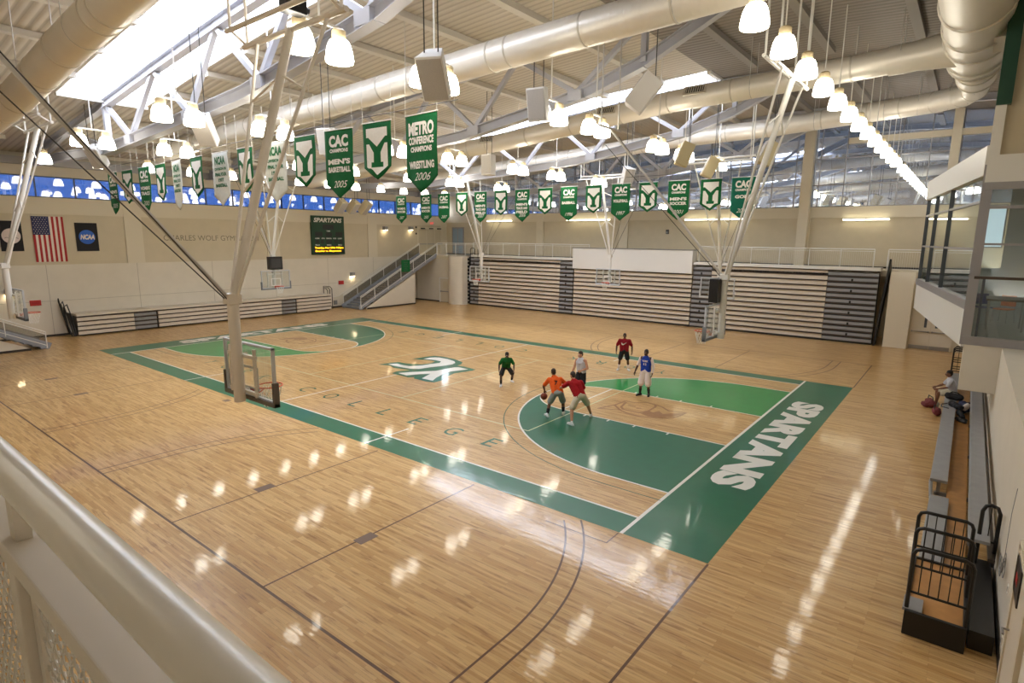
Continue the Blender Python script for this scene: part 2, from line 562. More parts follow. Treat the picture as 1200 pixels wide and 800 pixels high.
def person(label, loc, facing, J, skin, shirt, shorts, hair, sleeve=.75, shorts_len=.85, bulk=1.0, shoes='shoe_white', socks=None, marks=(), afro=1.0, undersleeve=None, look=(0, 1, -.1), baggy=.115, gname='players on the court', scale=1):
    t = thing('person', label, 'person', (0, 0, 0), gname)
    j = {k: V(v) for k, v in J.items() if isinstance(v, tuple)}
    B = bulk
    b = MB()
    pel, ch, nk, hd = j['pelvis'], j['chest'], j['neck'], j['head']
    sx = (j['rsh'] - j['lsh']).normalized()
    hx = (j['rhip'] - j['lhip']).normalized()
    for s in (-1, 1):
        b.cap(pel + hx * s * .075, ch + sx * s * .085, .095 * B, .105 * B)
    b.cap(j['lsh'] * .94 + j['rsh'] * .06, j['rsh'] * .94 + j['lsh'] * .06, .07, .07)
    b.cap(ch, nk, .11 * B, .06)
    b.cap(nk - (hd - nk) * .3, nk + (hd - nk) * .6, .058, .052)
    f = V(look).normalized()
    r_ = f.cross(Z).normalized()
    u = r_.cross(f)
    R = Matrix((r_, f, u)).transposed()
    H = lambda x, y, z: hd + R @ V((x, y, z))
    ell(b, H(0, -.012, .025), (.076, .098, .098), R)
    ell(b, H(0, .028, -.055), (.056, .064, .058), R)
    b.cap(H(0, .088, .01), H(0, .108, -.028), .011, .018, 8)
    b.cap(H(-.03, .072, .03), H(.03, .072, .03), .02, .02, 8)
    ell(b, H(0, .083, -.06), (.024, .014, .012), R)
    for s in (-1, 1):
        ell(b, H(s * .078, -.005, -.01), (.013, .026, .034), R)
    for s, q in ((-1, 'l'), (1, 'r')):
        sh, el, wr = j[q + 'sh'], j[q + 'el'], j[q + 'wr']
        b.cap(sh, el, .056 * B, .043)
        b.cap(el, el.lerp(wr, .35), .042, .044)
        b.cap(el.lerp(wr, .35), wr, .044, .027)
        d = (wr - el).normalized()
        nrm = j.get(q + 'palm', V((-s, .2, 0)))
        hd_ = j.get(q + 'hand', d)
        hand(b, wr, hd_, nrm, -s if nrm.dot(V((-s, 0, 0))) > 0 else s, J.get('curl', .4) if not isinstance(J.get('curl'), tuple) else .4)
        hp, kn, an = j[q + 'hip'], j[q + 'kn'], j[q + 'an']
        b.cap(hp, kn, .088 * B, .058)
        b.cap(kn, kn.lerp(an, .33), .056, .06)
        b.cap(kn.lerp(an, .33), an, .06, .036)
    foots = {}
    for s, q in ((-1, 'l'), (1, 'r')):
        an = j[q + 'an']
        a = math.radians(J.get(q + 'toe', 0))
        fd = V((math.sin(a), math.cos(a), 0))
        foots[q] = (an, fd)
        b.cap(an, an + fd * .12 - Z * .045, .036, .03)
    body = link('body', baked(b, 'body', .0085, 2), M[skin], t)
    # clothes
    c = MB()
    for s in (-1, 1):
        c.cap(pel + hx * s * .085 + Z * .0, ch + sx * s * .09, .118 * B, .124 * B)
        c.cap(ch + sx * s * .09, nk.lerp(ch, .35) + sx * s * .05, .12 * B, .075)
        c.cap(ch + sx * s * .03, nk.lerp(ch, .12) + sx * s * .02, .13 * B, .072)
    if sleeve > 0:
        c.cap(j['lsh'], j['rsh'], .082, .082)
        for q in 'lr':
            e = j[q + 'sh'].lerp(j[q + 'el'], sleeve)
            c.cap(j[q + 'sh'], e, .078 * B, .074)
    else:
        c.cap(j['lsh'].lerp(j['rsh'], .16), j['rsh'].lerp(j['lsh'], .16), .07, .07)
    sm = baked(c, 'shirt', .013, 3, .008)
    so = link('shirt' if sleeve > 0 else 'jersey', sm, M[shirt], t)
    c = MB()
    c.cap(pel - hx * .08 - Z * .0, pel + hx * .08, .122 * B, .122 * B)
    for q in 'lr':
        e = j[q + 'hip'].lerp(j[q + 'kn'], shorts_len)
        c.cap(j[q + 'hip'], e, .108 * B, baggy)
    link('shorts', baked(c, 'shorts', .013, 3, .008), M[shorts], t)
    for q in 'lr':
        an, fd = foots[q]
        c = MB()
        g = V((an.x, an.y, an.z - .09))
        c.cap(g - fd * .05 + Z * .045, g + fd * .06 + Z * .05, .046, .05)
        c.cap(g + fd * .06 + Z * .045, g + fd * .17 + Z * .034, .05, .04)
        c.cap(an - Z * .03, an + Z * .02, .05, .046)
        c.cap(g - fd * .06 + Z * .018, g + fd * .18 + Z * .018, .046, .044)
        link('shoe', baked(c, 'shoe', .011, 2), M[shoes], t)
        if socks:
            c = MB()
            top = an.lerp(j[q + 'kn'], .42)
            c.cap(an, top, .045, .062)
            link('sock', baked(c, 'sock', .011, 2), M[socks], t)
    if undersleeve:
        for q in 'lr':
            c = MB()
            c.cap(j[q + 'sh'], j[q + 'el'], .062 * B, .05)
            if q == undersleeve[1]:
                c.cap(j[q + 'el'], j[q + 'el'].lerp(j[q + 'wr'], .85), .05, .038)
            link('undershirt_sleeve', baked(c, 'undershirt_sleeve', .011, 2), M[undersleeve[0]], t)
    # hair, eyes, mouth
    c = MB()
    ell(c, H(0, -.022, .052), (.083 * afro, .1 * afro, .088 * afro), R)
    ell(c, H(0, -.05, .0), (.076, .07, .08), R)
    link('hair', baked(c, 'hair', .01, 1, .004), M[hair], t)
    e = MB()
    for s in (-1, 1):
        ell(e, H(s * .03, .082, .008), (.013, .01, .008), R)
    e.build('eyes', M['eye_white'], t, 60)
    e = MB()
    for s in (-1, 1):
        ell(e, H(s * .03, .09, .008), (.006, .004, .006), R)
    e.build('pupils', M['black'], t, 60)
    e = MB()
    ell(e, H(0, .094, -.06), (.022, .006, .006), R)
    e.build('lips', M['mouth'], t, 60)
    for kind, arg, cen, wd, ht, dirn, mm, nm in marks:
        e = MB()
        dv = V(dirn).normalized()
        side = Z.cross(dv).normalized()
        upv = dv.cross(side)
        if kind == 'text':
            e.text(arg, cen, side, upv, wd, ht, .04)
        else:
            e.prism([(x * wd, y * ht) for x, y in arg], cen, side, upv, 0)
        tree = BVHTree.FromPolygons([v.co.copy() for v in sm.vertices], [tuple(p.vertices) for p in sm.polygons])
        # finer faces so that the print hugs the cloth
        bm = bmesh.new()
        me = e.mesh('print')
        bm.from_mesh(me)
        bmesh.ops.triangulate(bm, faces=bm.faces[:])
        bmesh.ops.subdivide_edges(bm, edges=[x for x in bm.edges if x.calc_length() > .03], cuts=2, use_grid_fill=True)
        for v in bm.verts:
            hit = tree.ray_cast(v.co + dv * .5, -dv, 1.2)
            if hit[0] is not None:
                v.co = hit[0] + dv * .004
        bm.to_mesh(me)
        bm.free()
        me.name = nm
        link(nm, me, M[mm], t)
    t.location = loc
    t.scale = (scale, scale, scale)
    t.rotation_euler = (0, 0, math.radians(facing - 90))
    return t
SW = [(-.5, .1), (-.42, .16), (-.36, -.05), (-.2, -.12), (.5, .32), (-.15, -.34), (-.38, -.36), (-.5, -.15)]
# 1 green shirt, crouched guard
person('person in a green shirt and black shorts crouching alone left of the group', (4.75, -.3, 0), -45,
       dict(pelvis=(0, -.12, .78), chest=(0, .12, 1.14), neck=(0, .2, 1.29), head=(0, .27, 1.42), lsh=(-.19, .14, 1.2), rsh=(.19, .14, 1.2), lel=(-.34, .16, .95), lwr=(-.31, .34, .74), rel=(.34, .12, .95), rwr=(.36, .28, .72),
            lhip=(-.1, -.12, .76), rhip=(.1, -.12, .76), lkn=(-.3, .0, .48), lan=(-.3, -.4, .1), rkn=(.28, .34, .5), ran=(.28, .36, .09), ltoe=-20, rtoe=15),
       'skin_dark', 'c_green', 'c_black', 'hair', afro=1.12, shoes='shoe_white', socks='c_black', look=(.0, 1, -.12), scale=.9)
# 2 orange shirt with the ball, seen from behind
person('person in an orange shirt and grey shorts bending to dribble the ball, back turned', (8.75, -2.6, 0), 125,
       dict(pelvis=(.06, -.16, .84), chest=(-.03, .1, 1.2), neck=(-.07, .18, 1.34), head=(-.09, .25, 1.46), lsh=(-.23, .12, 1.23), rsh=(.16, .12, 1.25), lel=(-.42, .2, .98), lwr=(-.38, .28, .8), rel=(.36, .22, 1.05), rwr=(.3, .4, .95), lpalm=(0, .1, -1), lhand=(-.0, .45, -.5),
            lhip=(-.04, -.16, .81), rhip=(.16, -.16, .81), lkn=(-.2, .0, .46), lan=(-.28, -.18, .09), rkn=(.26, .18, .45), ran=(.28, .14, .09), ltoe=-25, rtoe=10),
       'skin_mid', 'c_orange', 'c_greyshort', 'hair_brown', socks='c_black', marks=[('text', '7', (.0, -.1, 1.18), .1, .15, (0, -1, .35), 'c_black', 'shirt_number')], look=(-.35, 1, -.25))
t = thing('basketball', 'brown basketball at the hand of the person in orange', 'ball', (8.32, -2.68, .62))
MB().sphere((8.32, -2.68, .62), .121, 24, 16).build('ball_body', M['ball'], t, 60)
k = MB()
bc = V((8.32, -2.68, .62))
for R in (Matrix.Rotation(.3, 3, 'X'), Matrix.Rotation(1.7, 3, 'X'), Matrix.Rotation(1.57, 3, 'Y')):
    k.tube([bc + R @ V((.1205 * math.cos(a * PI / 16), .1205 * math.sin(a * PI / 16), 0)) for a in range(32)], .003, 4, True)
k.build('ball_seam', M['black'], t)
# 3 red shirt guarding
person('person in a red shirt and khaki shorts reaching out to guard the one in orange', (9.6, -2.6, 0), 150,
       dict(pelvis=(.05, -.12, .86), chest=(-.03, .12, 1.22), neck=(-.04, .19, 1.36), head=(-.05, .26, 1.49), lsh=(-.23, .17, 1.26), rsh=(.18, .1, 1.27), lel=(-.36, .36, 1.1), lwr=(-.36, .6, 1.0), rel=(.34, .16, 1.03), rwr=(.3, .36, .9),
            lhip=(-.05, -.12, .83), rhip=(.15, -.12, .83), lkn=(-.28, -.18, .48), lan=(-.4, -.42, .09), rkn=(.45, .08, .5), ran=(.66, .2, .09), ltoe=-15, rtoe=25),
       'skin_light', 'c_red', 'c_khaki', 'hair_brown', sleeve=.85, bulk=1.08, look=(-.3, 1, -.2))
# 4 grey sleeveless shirt behind them
person('person in a light grey sleeveless shirt standing behind the pair with the ball', (8.1, .1, 0), -92,
       dict(pelvis=(0, -.02, .95), chest=(0, .02, 1.33), neck=(0, .03, 1.5), head=(.02, .06, 1.64), lsh=(-.2, .02, 1.42), rsh=(.2, .02, 1.42), lel=(-.3, .02, 1.14), lwr=(-.18, .24, 1.08), rel=(.29, .03, 1.13), rwr=(.33, .14, .88),
            lhip=(-.1, -.02, .92), rhip=(.1, -.02, .92), lkn=(-.13, .05, .5), lan=(-.14, -.02, .09), rkn=(.14, .06, .5), ran=(.16, .0, .09), ltoe=-12, rtoe=12),
       'skin_light', 'c_lgrey', 'c_black', 'hair_brown', sleeve=0, look=(.35, 1, -.1))
# 5 maroon jersey
person('person in a dark red shirt with a white tick mark standing farthest back', (7.27, 5.25, 0), -63,
       dict(pelvis=(0, 0, .95), chest=(0, .01, 1.34), neck=(0, .02, 1.53), head=(0, .05, 1.68), lsh=(-.22, 0, 1.45), rsh=(.22, 0, 1.45), lel=(-.36, -.02, 1.17), lwr=(-.37, .08, .91), rel=(.36, -.02, 1.17), rwr=(.37, .08, .91),
            lhip=(-.1, 0, .92), rhip=(.1, 0, .92), lkn=(-.19, .06, .5), lan=(-.23, 0, .09), rkn=(.19, .06, .5), ran=(.23, 0, .09), ltoe=-18, rtoe=18),
       'skin_dark', 'c_maroon', 'c_black', 'hair', bulk=1.15, socks='c_white', shorts_len=.75, marks=[('poly', SW, (.0, .1, 1.33), .28, .22, (0, 1, .1), 'c_white', 'chest_mark')], afro=.96, scale=.96)
# 6 blue jersey
person('person in a blue jersey and long white shorts standing on the bright green key', (9.97, 1.8, 0), -85,
       dict(pelvis=(0, 0, .97), chest=(0, .01, 1.36), neck=(0, .02, 1.55), head=(0, .05, 1.7), lsh=(-.21, 0, 1.47), rsh=(.21, 0, 1.47), lel=(-.31, .0, 1.18), lwr=(-.3, .1, .92), rel=(.32, .02, 1.18), rwr=(.38, .12, .93),
            lhip=(-.1, 0, .94), rhip=(.1, 0, .94), lkn=(-.14, .05, .5), lan=(-.16, -.02, .09), rkn=(.14, .07, .5), ran=(.17, .06, .09), ltoe=-15, rtoe=20),
       'skin_dark', 'c_blue', 'c_white', 'hair', sleeve=0, shoes='c_black', socks='c_black', shorts_len=1.02, baggy=.13, undersleeve=('c_white', 'l'), marks=[('text', 'YORK', (.0, .1, 1.38), .24, .07, (0, 1, .1), 'c_white', 'jersey_print'), ('text', '12', (.0, .1, 1.26), .12, .09, (0, 1, .1), 'c_white', 'jersey_print')], afro=.96, look=(.2, 1, -.05))
# 7 seated on the right bleachers
person('person in a light grey shirt sitting on the right bleachers beside the bags', (19.42, 7.55, 0), 190,
       dict(pelvis=(0, 0, .58), chest=(0, .1, .93), neck=(0, .15, 1.1), head=(0, .2, 1.24), lsh=(-.2, .12, 1.02), rsh=(.2, .12, 1.02), lel=(-.3, .26, .78), lwr=(-.2, .5, .68), rel=(.3, .26, .78), rwr=(.2, .5, .68),
            lhip=(-.1, .02, .55), rhip=(.1, .02, .55), lkn=(-.16, .46, .52), lan=(-.16, .5, .09), rkn=(.16, .46, .52), ran=(.18, .42, .09)),
       'skin_mid', 'c_lgrey', 'c_khaki', 'hair', shorts_len=.7, gname='people on the bleachers')

# bags and clothes left on and beside the bench
def soft(name, label, cat, m, blobs, voxel=.018, amp=.02, extra=None, group='bags and clothes by the bench'):
    mb = MB()
    for p, q, r0, r1 in blobs:
        mb.cap(p, q, r0, r1)
    me = baked(mb, name, voxel, 2, amp)
    c = sum((V(b[0]) for b in blobs), V((0, 0, 0))) / len(blobs)
    zmin = min(v.co.z for v in me.vertices)
    t = thing(name, label, cat, (c.x, c.y, zmin), group)
    link('cloth_body', me, M[m], t)
    if extra:
        extra(t)
    return t
def strap(pts, m='black'):
    return lambda t: MB().tube(pts, .018, 6).build('strap', M[m], t, 40)
soft('gym_bag', 'dark red and pink bag on the floor before the bench, farther left', 'bag', 'bag_red', [((18.75, 7.4, .14), (18.85, 7.0, .14), .14, .14), ((18.62, 7.15, .1), (18.7, 6.95, .09), .1, .09)], extra=strap([(18.7, 7.6, .2), (18.72, 7.4, .38), (18.85, 7.15, .36), (18.9, 6.98, .2)]))
soft('gym_bag', 'smaller dark red bag on the floor against the bench', 'bag', 'bag_red', [((19.02, 6.15, .13), (19.05, 5.9, .13), .13, .13), ((19.05, 6.4, .09), (19.05, 6.3, .12), .08, .1)], extra=strap([(18.98, 6.3, .2), (18.95, 6.1, .33), (18.98, 5.85, .22)]))
soft('gym_bag', 'black duffel bag lying across the bench', 'bag', 'c_black', [((19.3, 6.85, .58), (19.62, 6.75, .57), .12, .12)], extra=strap([(19.3, 6.85, .66), (19.4, 6.7, .76), (19.55, 6.7, .74), (19.62, 6.75, .66)]))
soft('jacket', 'navy jacket with a white lining dropped behind the bench', 'jacket', 'navy', [((19.72, 6.45, .4), (19.85, 6.1, .36), .15, .13), ((19.75, 5.9, .3), (19.88, 6.5, .4), .1, .11)], extra=lambda t: link('lining', baked(MB().cap((19.76, 5.85, .42), (19.86, 6.15, .46), .09, .09), 'lining', .018, 2, .02), M['c_white'], t))
soft('backpack', 'black backpack with loose straps on the bench below the navy jacket', 'bag', 'c_black', [((19.42, 5.75, .55), (19.66, 5.5, .5), .11, .1), ((19.65, 5.3, .38), (19.75, 5.0, .3), .09, .08)], extra=strap([(19.3, 6.0, .48), (19.15, 5.8, .47), (19.15, 5.45, .47), (19.35, 5.3, .47)]))
soft('dark_shirt', 'dark crumpled shirt on the deck at the near end of the bags', 'clothes', 'dark', [((19.62, 4.9, .26), (19.82, 4.6, .25), .07, .06), ((19.7, 4.7, .26), (19.85, 4.9, .25), .06, .05)])
soft('dark_bundle', 'small black bundle on the upper seat beside the wall', 'clothes', 'c_black', [((20.12, 8.5, .94), (20.22, 8.0, .94), .09, .09)])
# ================================================================ FLOOR and court markings
fl = MB().box((-23.2, -22.2, -.3), (22.5, 25, 0)).build('floor', M['floor'])
struct(fl, 'varnished maple gymnasium floor with green and white court markings', 'floor')
def paint(name, mb, m):
    return mb.build(name, m, fl)
def rect(mb, x0, x1, y0, y1, z):
    return mb.add([(x0, y0, z), (x1, y0, z), (x1, y1, z), (x0, y1, z)], [(0, 1, 2, 3)])
def ring(mb, cx, cy, r0, r1, a0, a1, z, n=48, lim=None):
    vs = []
    for i in range(n + 1):
        a = math.radians(a0 + (a1 - a0) * i / n)
        for r in (r0, r1):
            vs.append((cx + r * math.cos(a), cy + r * math.sin(a), z))
    return mb.add(vs, [(2 * i, 2 * i + 1, 2 * i + 3, 2 * i + 2) for i in range(n)])
def strip(mb, pts, w, z):
    for a, b in zip(pts[:-1], pts[1:]):
        a, b = V((*a, z)), V((*b, z))
        d = (b - a).normalized()
        n = V((-d.y, d.x, 0)) * (w / 2)
        e = d * (w * .3)
        mb.add([a - n - e, b - n + e, b + n + e, a + n - e], [(0, 1, 2, 3)])
    return mb
HX, HY = 14.33, 7.62
z1, z2, z3, z4 = .0015, .003, .0045, .006
g = MB()
rect(g, -16.14, 16.14, -8.47, -HY, z1)
rect(g, -16.14, 16.14, HY, 8.47, z1)
rect(g, -16.14, -HX, -HY, HY, z1)
rect(g, HX, 16.14, -HY, HY, z1)
paint('court_border', g, M['green'])
R3 = 6.02
def key_area(sgn, top):
    """sector between the lane and the three point line"""
    bx = 12.75
    pts = []
    a1 = 90
    poly = [(HX, R3), (bx, R3)]
    lane_x = HX - 5.79
    for i in range(1, 40):
        a = math.radians(90 + 90 * i / 40)
        x, y = bx + R3 * math.cos(a), R3 * math.sin(a)
        if y < .02:
            break
        poly.append((x, y))
    # along the free throw semicircle and the lane side
    for i in range(0, 13):
        a = math.radians(180 - 90 * i / 12)
        poly.append((lane_x + 1.83 * math.cos(a), 1.83 * math.sin(a)))
    poly.append((HX, 1.83))
    return [(sgn * x, y * top) for x, y in poly]
b1 = MB()
for sgn, top in ((1, 1), (-1, -1)):
    b1.prism(key_area(sgn, top), (0, 0, z1), X, Y, 0)
paint('court_key', b1, M['bright'])
b2 = MB()
for sgn, top in ((1, -1), (-1, 1)):
    b2.prism(key_area(sgn, top), (0, 0, z1), X, Y, 0)
paint('court_key', b2, M['green'])
w = MB()
for s in (-1, 1):
    rect(w, -HX, HX, s * HY - .03, s * HY + .03, z2)
    rect(w, s * HX - .04, s * HX + .04, -8.47, 8.47, z2)
    for t in (-1, 1):
        rect(w, s * 5.95 - .03, s * 5.95 + .03, t * 8.47, t * 6.75, z2)
        rect(w, min(s * (HX - 5.79), s * HX), max(s * (HX - 5.79), s * HX), t * 1.83 - .03, t * 1.83 + .03, z2)
        rect(w, min(s * 12.75, s * HX), max(s * 12.75, s * HX), t * R3 - .03, t * R3 + .03, z2)
        for q in (1.8, 2.95, 3.9, 4.8):
            rect(w, s * (HX - q) - .03, s * (HX - q) + .03, t * 1.83, t * 2.03, z2)
    rect(w, s * (HX - 5.79) - .03, s * (HX - 5.79) + .03, -1.83, 1.83, z2)
    a0 = 90 if s > 0 else -90
    ring(w, s * 12.75, 0, R3 - .03, R3 + .03, a0, a0 + 180, z2)
    ring(w, s * (HX - 5.79), 0, 1.8, 1.86, a0, a0 + 180, z2)
rect(w, -.03, .03, -HY, HY, z2)
paint('court_line', w, M['white'])
tg = MB()
for s in (-1, 1):
    a0 = 90 if s > 0 else -90
    ring(tg, s * 12.75, 0, 6.5, 6.535, a0, a0 + 180, z2)
    for t in (-1, 1):
        rect(tg, min(s * 12.75, s * HX), max(s * 12.75, s * HX), t * 6.52 - .018, t * 6.52 + .018, z2)
paint('court_line', tg, M['thin_green'])
lm = MB()
for s in (-1, 1):
    rect(lm, -9, 9, s * 4.5 - .025, s * 4.5 + .025, z2)
    rect(lm, s * 9 - .025, s * 9 + .025, -4.5, 4.5, z2)
    rect(lm, s * 3 - .025, s * 3 + .025, -4.5, 4.5, z2)
paint('volleyball_line', lm, M['lime'])
bl = MB()
for s in (-1, 1):
    yb = s * 14.08
    rect(bl, -16.2, 16.2, yb - .025, yb + .025, z2)
    for cx in (-8.55, 8.55):
        for q in (-1.83, 1.83):
            rect(bl, cx + q - .02, cx + q + .02, min(yb, s * 8.6), max(yb, s * 8.6), z2)
        for r in (5.9, 6.27):
            a = (0, 39.5) if s < 0 else (-39.5, 0)
            ring(bl, cx, s * 12.5, r - .02, r + .02, a[0], a[1], z2, 24)
            a = (140.5, 180) if s < 0 else (180, 219.5)
            ring(bl, cx, s * 12.5, r - .02, r + .02, a[0], a[1], z2, 24)
            for q in (-1, 1):
                rect(bl, cx + q * r - .02, cx + q * r + .02, min(yb, s * 12.5), max(yb, s * 12.5), z2)
    for q in (-1, 1):
        rect(bl, q * 16.15 - .022, q * 16.15 + .022, min(s * 8.5, s * 14.1), max(s * 8.5, s * 14.1), z2)
rect(bl, 12.8, 14.3, -9.02, -8.99, z2)
rect(bl, 14.27, 14.3, -9.02, -8.5, z2)
paint('cross_court_line', bl, M['brownline'])
pl = MB()
for x, y in ((6.6, -11.93), (10.42, -11.91), (-6.7, -11.9), (-10.4, -11.9)):
    rect(pl, x - .13, x + .13, y - .22, y + .22, z3)
rect(pl, -1.75, -1.45, -8.95, -8.72, z3)
paint('floor_plate', pl, M['plate'])
t = MB()
t.text('SPARTANS', (15.27, 0, z2), -Y, X, 9.5, 1.05, .06, 0, 0, 1.02)
t.text('SPARTANS', (-15.3, 0, z2), Y, -X, 9.5, .98, .06, 0, 0, 1.02)
paint('court_lettering', t, M['white'])
t = MB()
for i, ch in enumerate('YORK COLLEGE'):
    if ch != ' ':
        x = -8.8 + 1.6 * i
        wd = .5 if ch in 'ORCG' else .42
        t.text(ch, (x, -6.03, z2), X, Y, wd, .66, 0, .0)
        t.text(ch, (-x, 6.03, z2), -X, -Y, wd, .66, 0, .0)
paint('court_lettering', t, M['green'])
LC = [(-1.97, -0.92), (-1.73, -0.58), (-1.3, -0.62), (-0.83, -0.57), (-0.52, -0.04), (-0.45, 0.38), (-0.3, 0.86), (-0.51, 1.16), (-1.0, 1.17), (-1.57, 0.98), (-1.55, 1.44), (-1.42, 1.64), (-1.2, 1.75), (-0.61, 1.74), (-0.01, 1.58), (0.27, 1.35), (0.4, 1.02), (0.34, 0.59), (0.06, -0.12), (-0.07, -0.69), (-0.44, -0.93), (-0.95, -0.98), (-1.52, -0.99)]
LY = [(-0.19, -1.86), (0.08, -1.39), (0.78, -0.46), (0.92, 0.61), (1.08, 0.75), (1.7, 0.71), (1.39, -0.12), (1.42, -0.57), (1.76, -1.42), (2.01, -1.86), (1.36, -1.87), (1.01, -1.03), (0.7, -1.41), (0.44, -1.93)]
LO = [(-2.27, -1.31), (-2.2, -0.92), (-1.99, -0.3), (-1.33, -0.24), (-0.74, 0.05), (-0.56, 0.55), (-0.73, 0.97), (-1.06, 0.97), (-1.42, 0.81), (-2.0, 0.61), (-1.92, 1.28), (-1.75, 1.89), (-1.34, 2.02), (-0.39, 1.98), (0.44, 1.69), (0.73, 1.25), (0.77, 0.95), (1.11, 1.03), (2.0, 0.89), (2.03, 0.6), (1.77, -0.28), (1.95, -0.93), (2.27, -1.54), (2.28, -2.05), (1.93, -2.14), (1.09, -2.1), (0.93, -1.9), (0.78, -2.14), (-0.37, -2.08), (-0.49, -1.71), (-0.2, -1.14), (-0.69, -1.21), (-1.17, -1.29), (-1.65, -1.1)]
paint('centre_logo_outline', MB().prism(LO, (0, 0, z3), X, Y, 0), M['green'])
paint('centre_logo_letter', MB().prism(LC, (0, 0, z4), X, Y, 0).prism(LY, (0, 0, z4), X, Y, 0), M['white'])
SH = [[(9.46, -0.91), (9.72, -0.16), (9.78, 0.61), (10.16, 0.6), (10.53, 0.91), (10.9, 0.83), (11.21, 0.7), (11.57, 0.4), (12.12, 0.58), (12.09, 0.07), (11.98, -0.3), (11.69, -0.54), (11.32, -0.78), (11.01, -0.84), (10.57, -0.79), (10.18, -0.6), (9.46, -0.91)], [(9.72, -0.16), (10.18, -0.6)], [(9.87, 0.44), (10.02, -0.22), (10.21, -0.44), (10.84, -0.49), (11.0, -0.0), (10.98, 0.58), (10.88, 0.8)], [(10.12, 0.17), (10.38, 0.16)], [(10.54, -0.01), (10.64, 0.07)]]
SF = [(10.92, -0.5), (11.0, -0.0), (11.19, -0.12), (11.3, 0.18), (11.54, -0.05), (11.89, 0.31), (12.09, 0.48), (11.94, -0.2), (11.46, -0.63), (11.28, -0.68)]
h = MB()
for sg in (1, -1):
    for q in SH:
        strip(h, [(sg * x, sg * y) for x, y in q], .085, z2)
    h.prism([(sg * x, sg * y) for x, y in SF], (0, 0, z2), X, Y, 0)
paint('lane_logo', h, M['stain'])
d = MB()
d.add([(-.75 + .32 * math.cos(a * PI / 8), -8.05 + .17 * math.sin(a * PI / 8), z3) for a in range(16)], [tuple(range(16))])
paint('floor_decal', d, M['blue_decal'])
rect_d = MB()
rect(rect_d, -.6, -.2, -7.98, -7.82, z4)
paint('floor_decal', rect_d, M['white'])

# ================================================================ WALLS
XL, YF, XR = -23.0, 24.6, 20.35
wl = MB()
wl.box((XL - .3, -22.2, 0), (XL + .0, YF + .3, 4.2))
wl.box((XL - .3, -22.2, 4.2), (XL - .08, YF + .3, 8.05))
wl.box((XL - .3, -22.2, 9.25), (XL - .0, YF + .3, 10.75))
wall_left = struct(wl.build('wall_left', M['wall']), 'cream left end wall', 'wall')
up = MB()
up.box((XL - .08, -22.2, 7.1), (XL + .02, YF, 8.05))
for y0 in (-13.35, -3.85, 5.65, 15.15, 24.2):
    up.box((XL - .08, y0 - .5, 4.2), (XL + .04, y0 + .5, 8.05))
up.build('pilaster', M['pil'], wall_left)
pa = MB()
pa.box((XL - .079, -22.2, 4.2), (XL - .06, YF, 7.1))
pa.build('wall_panel', M['upper'], wall_left)
jt = MB()
for y0 in (-18, -13.35, -8.6, -3.85, .9, 5.65, 10.4, 15.15, 19.9):
    jt.box((XL, y0 - .012, .1), (XL + .004, y0 + .012, 4.2))
jt.box((XL, -22, 2.08), (XL + .004, YF, 2.1))
jt.build('wall_joint', M['joint'], wall_left)
struct(MB().box((XL, -22, 0), (XL + .02, YF, .12)).build('baseboard_left', M['base']))
wn = 0
ys = [-21.9 + 1.9 * i for i in range(25)]
for i in range(0, 24, 5):
    y0, y1 = ys[i], ys[min(i + 5, 24)]
    wn += 1
    pane = MB().box((XL - .17, y0, 8.05), (XL - .14, y1, 9.25))
    wo = struct(pane.build('window_%d' % wn, M['blue_glass']), 'strip of blue clerestory glass under the left eave, bay %d' % wn, 'window')
    fr = MB()
    for k in range(i, min(i + 5, 24) + 1):
        fr.box((XL - .2, ys[k] - .03, 8.05), (XL - .08, ys[k] + .03, 9.25))
    fr.box((XL - .2, y0, 8.05), (XL - .08, y1, 8.11)).box((XL - .2, y0, 9.19), (XL - .08, y1, 9.25))
    fr.build('window_frame', M['dalu'], wo)

# far wall with the big glazing above the walkway
wf = MB()
wf.box((XL, YF, 0), (22.6, YF + .3, 8.15))
wall_far = struct(wf.build('wall_far', M['upper']), 'tan far wall above the walkway', 'wall')
pb = MB()
pb.box((XL, YF - .1, 7.45), (22.6, YF, 8.15))
for x0 in (-18.9, -11.3, -3.0, 10.3, 17.9):
    pb.box((x0 - .38, YF - .12, 4.3), (x0 + .38, YF, 8.15))
pb.build('pilaster', M['pil'], wall_far)
gb = MB().box((-19.5, YF + .1, 8.15), (22.6, YF + .13, 14.9))
win = struct(gb.build('window_%d' % (wn + 1), M['far_glass']), 'tall reflective glazing over the far wall', 'window')
fr = MB()
for k in range(30):
    x0 = -19.5 + 1.45 * k
    fr.box((x0 - .025, YF + .02, 8.15), (x0 + .025, YF + .1, 14.9))
for zz in (8.18, 9.55, 11.2):
    fr.box((-19.5, YF + .02, zz - .03), (22.6, YF + .1, zz + .03))
fr.build('window_frame', M['alu'], win)
fb = MB().box((12.5, YF - .25, 12.0), (20.8, YF, 12.35))
struct(fb.build('trim_1', M['pil']), 'cream beam across the top of the far glazing', 'beam')
struct(MB().box((XL, YF, 8.15), (-19.5, YF + .3, 14.5)).build('wall_far_corner', M['upper']), 'far wall corner above the doors', 'wall')
pc = MB().box((9.98, YF - .5, 4.3), (10.6, YF + .0, 14.6))
tag(pc.build('building_column', M['pil'], bev=.01), 'tall square tan column standing against the far glazing', 'column')
pc = MB().box((17.7, YF - .4, 8.2), (18.15, YF, 14.6))
tag(pc.build('building_column', M['pil'], bev=.01), 'thinner tan column at the right end of the far glazing', 'column')
struct(MB().box((-23, 24.4, 4.3), (17.9, YF, 4.42)).build('baseboard_far', M['base']))

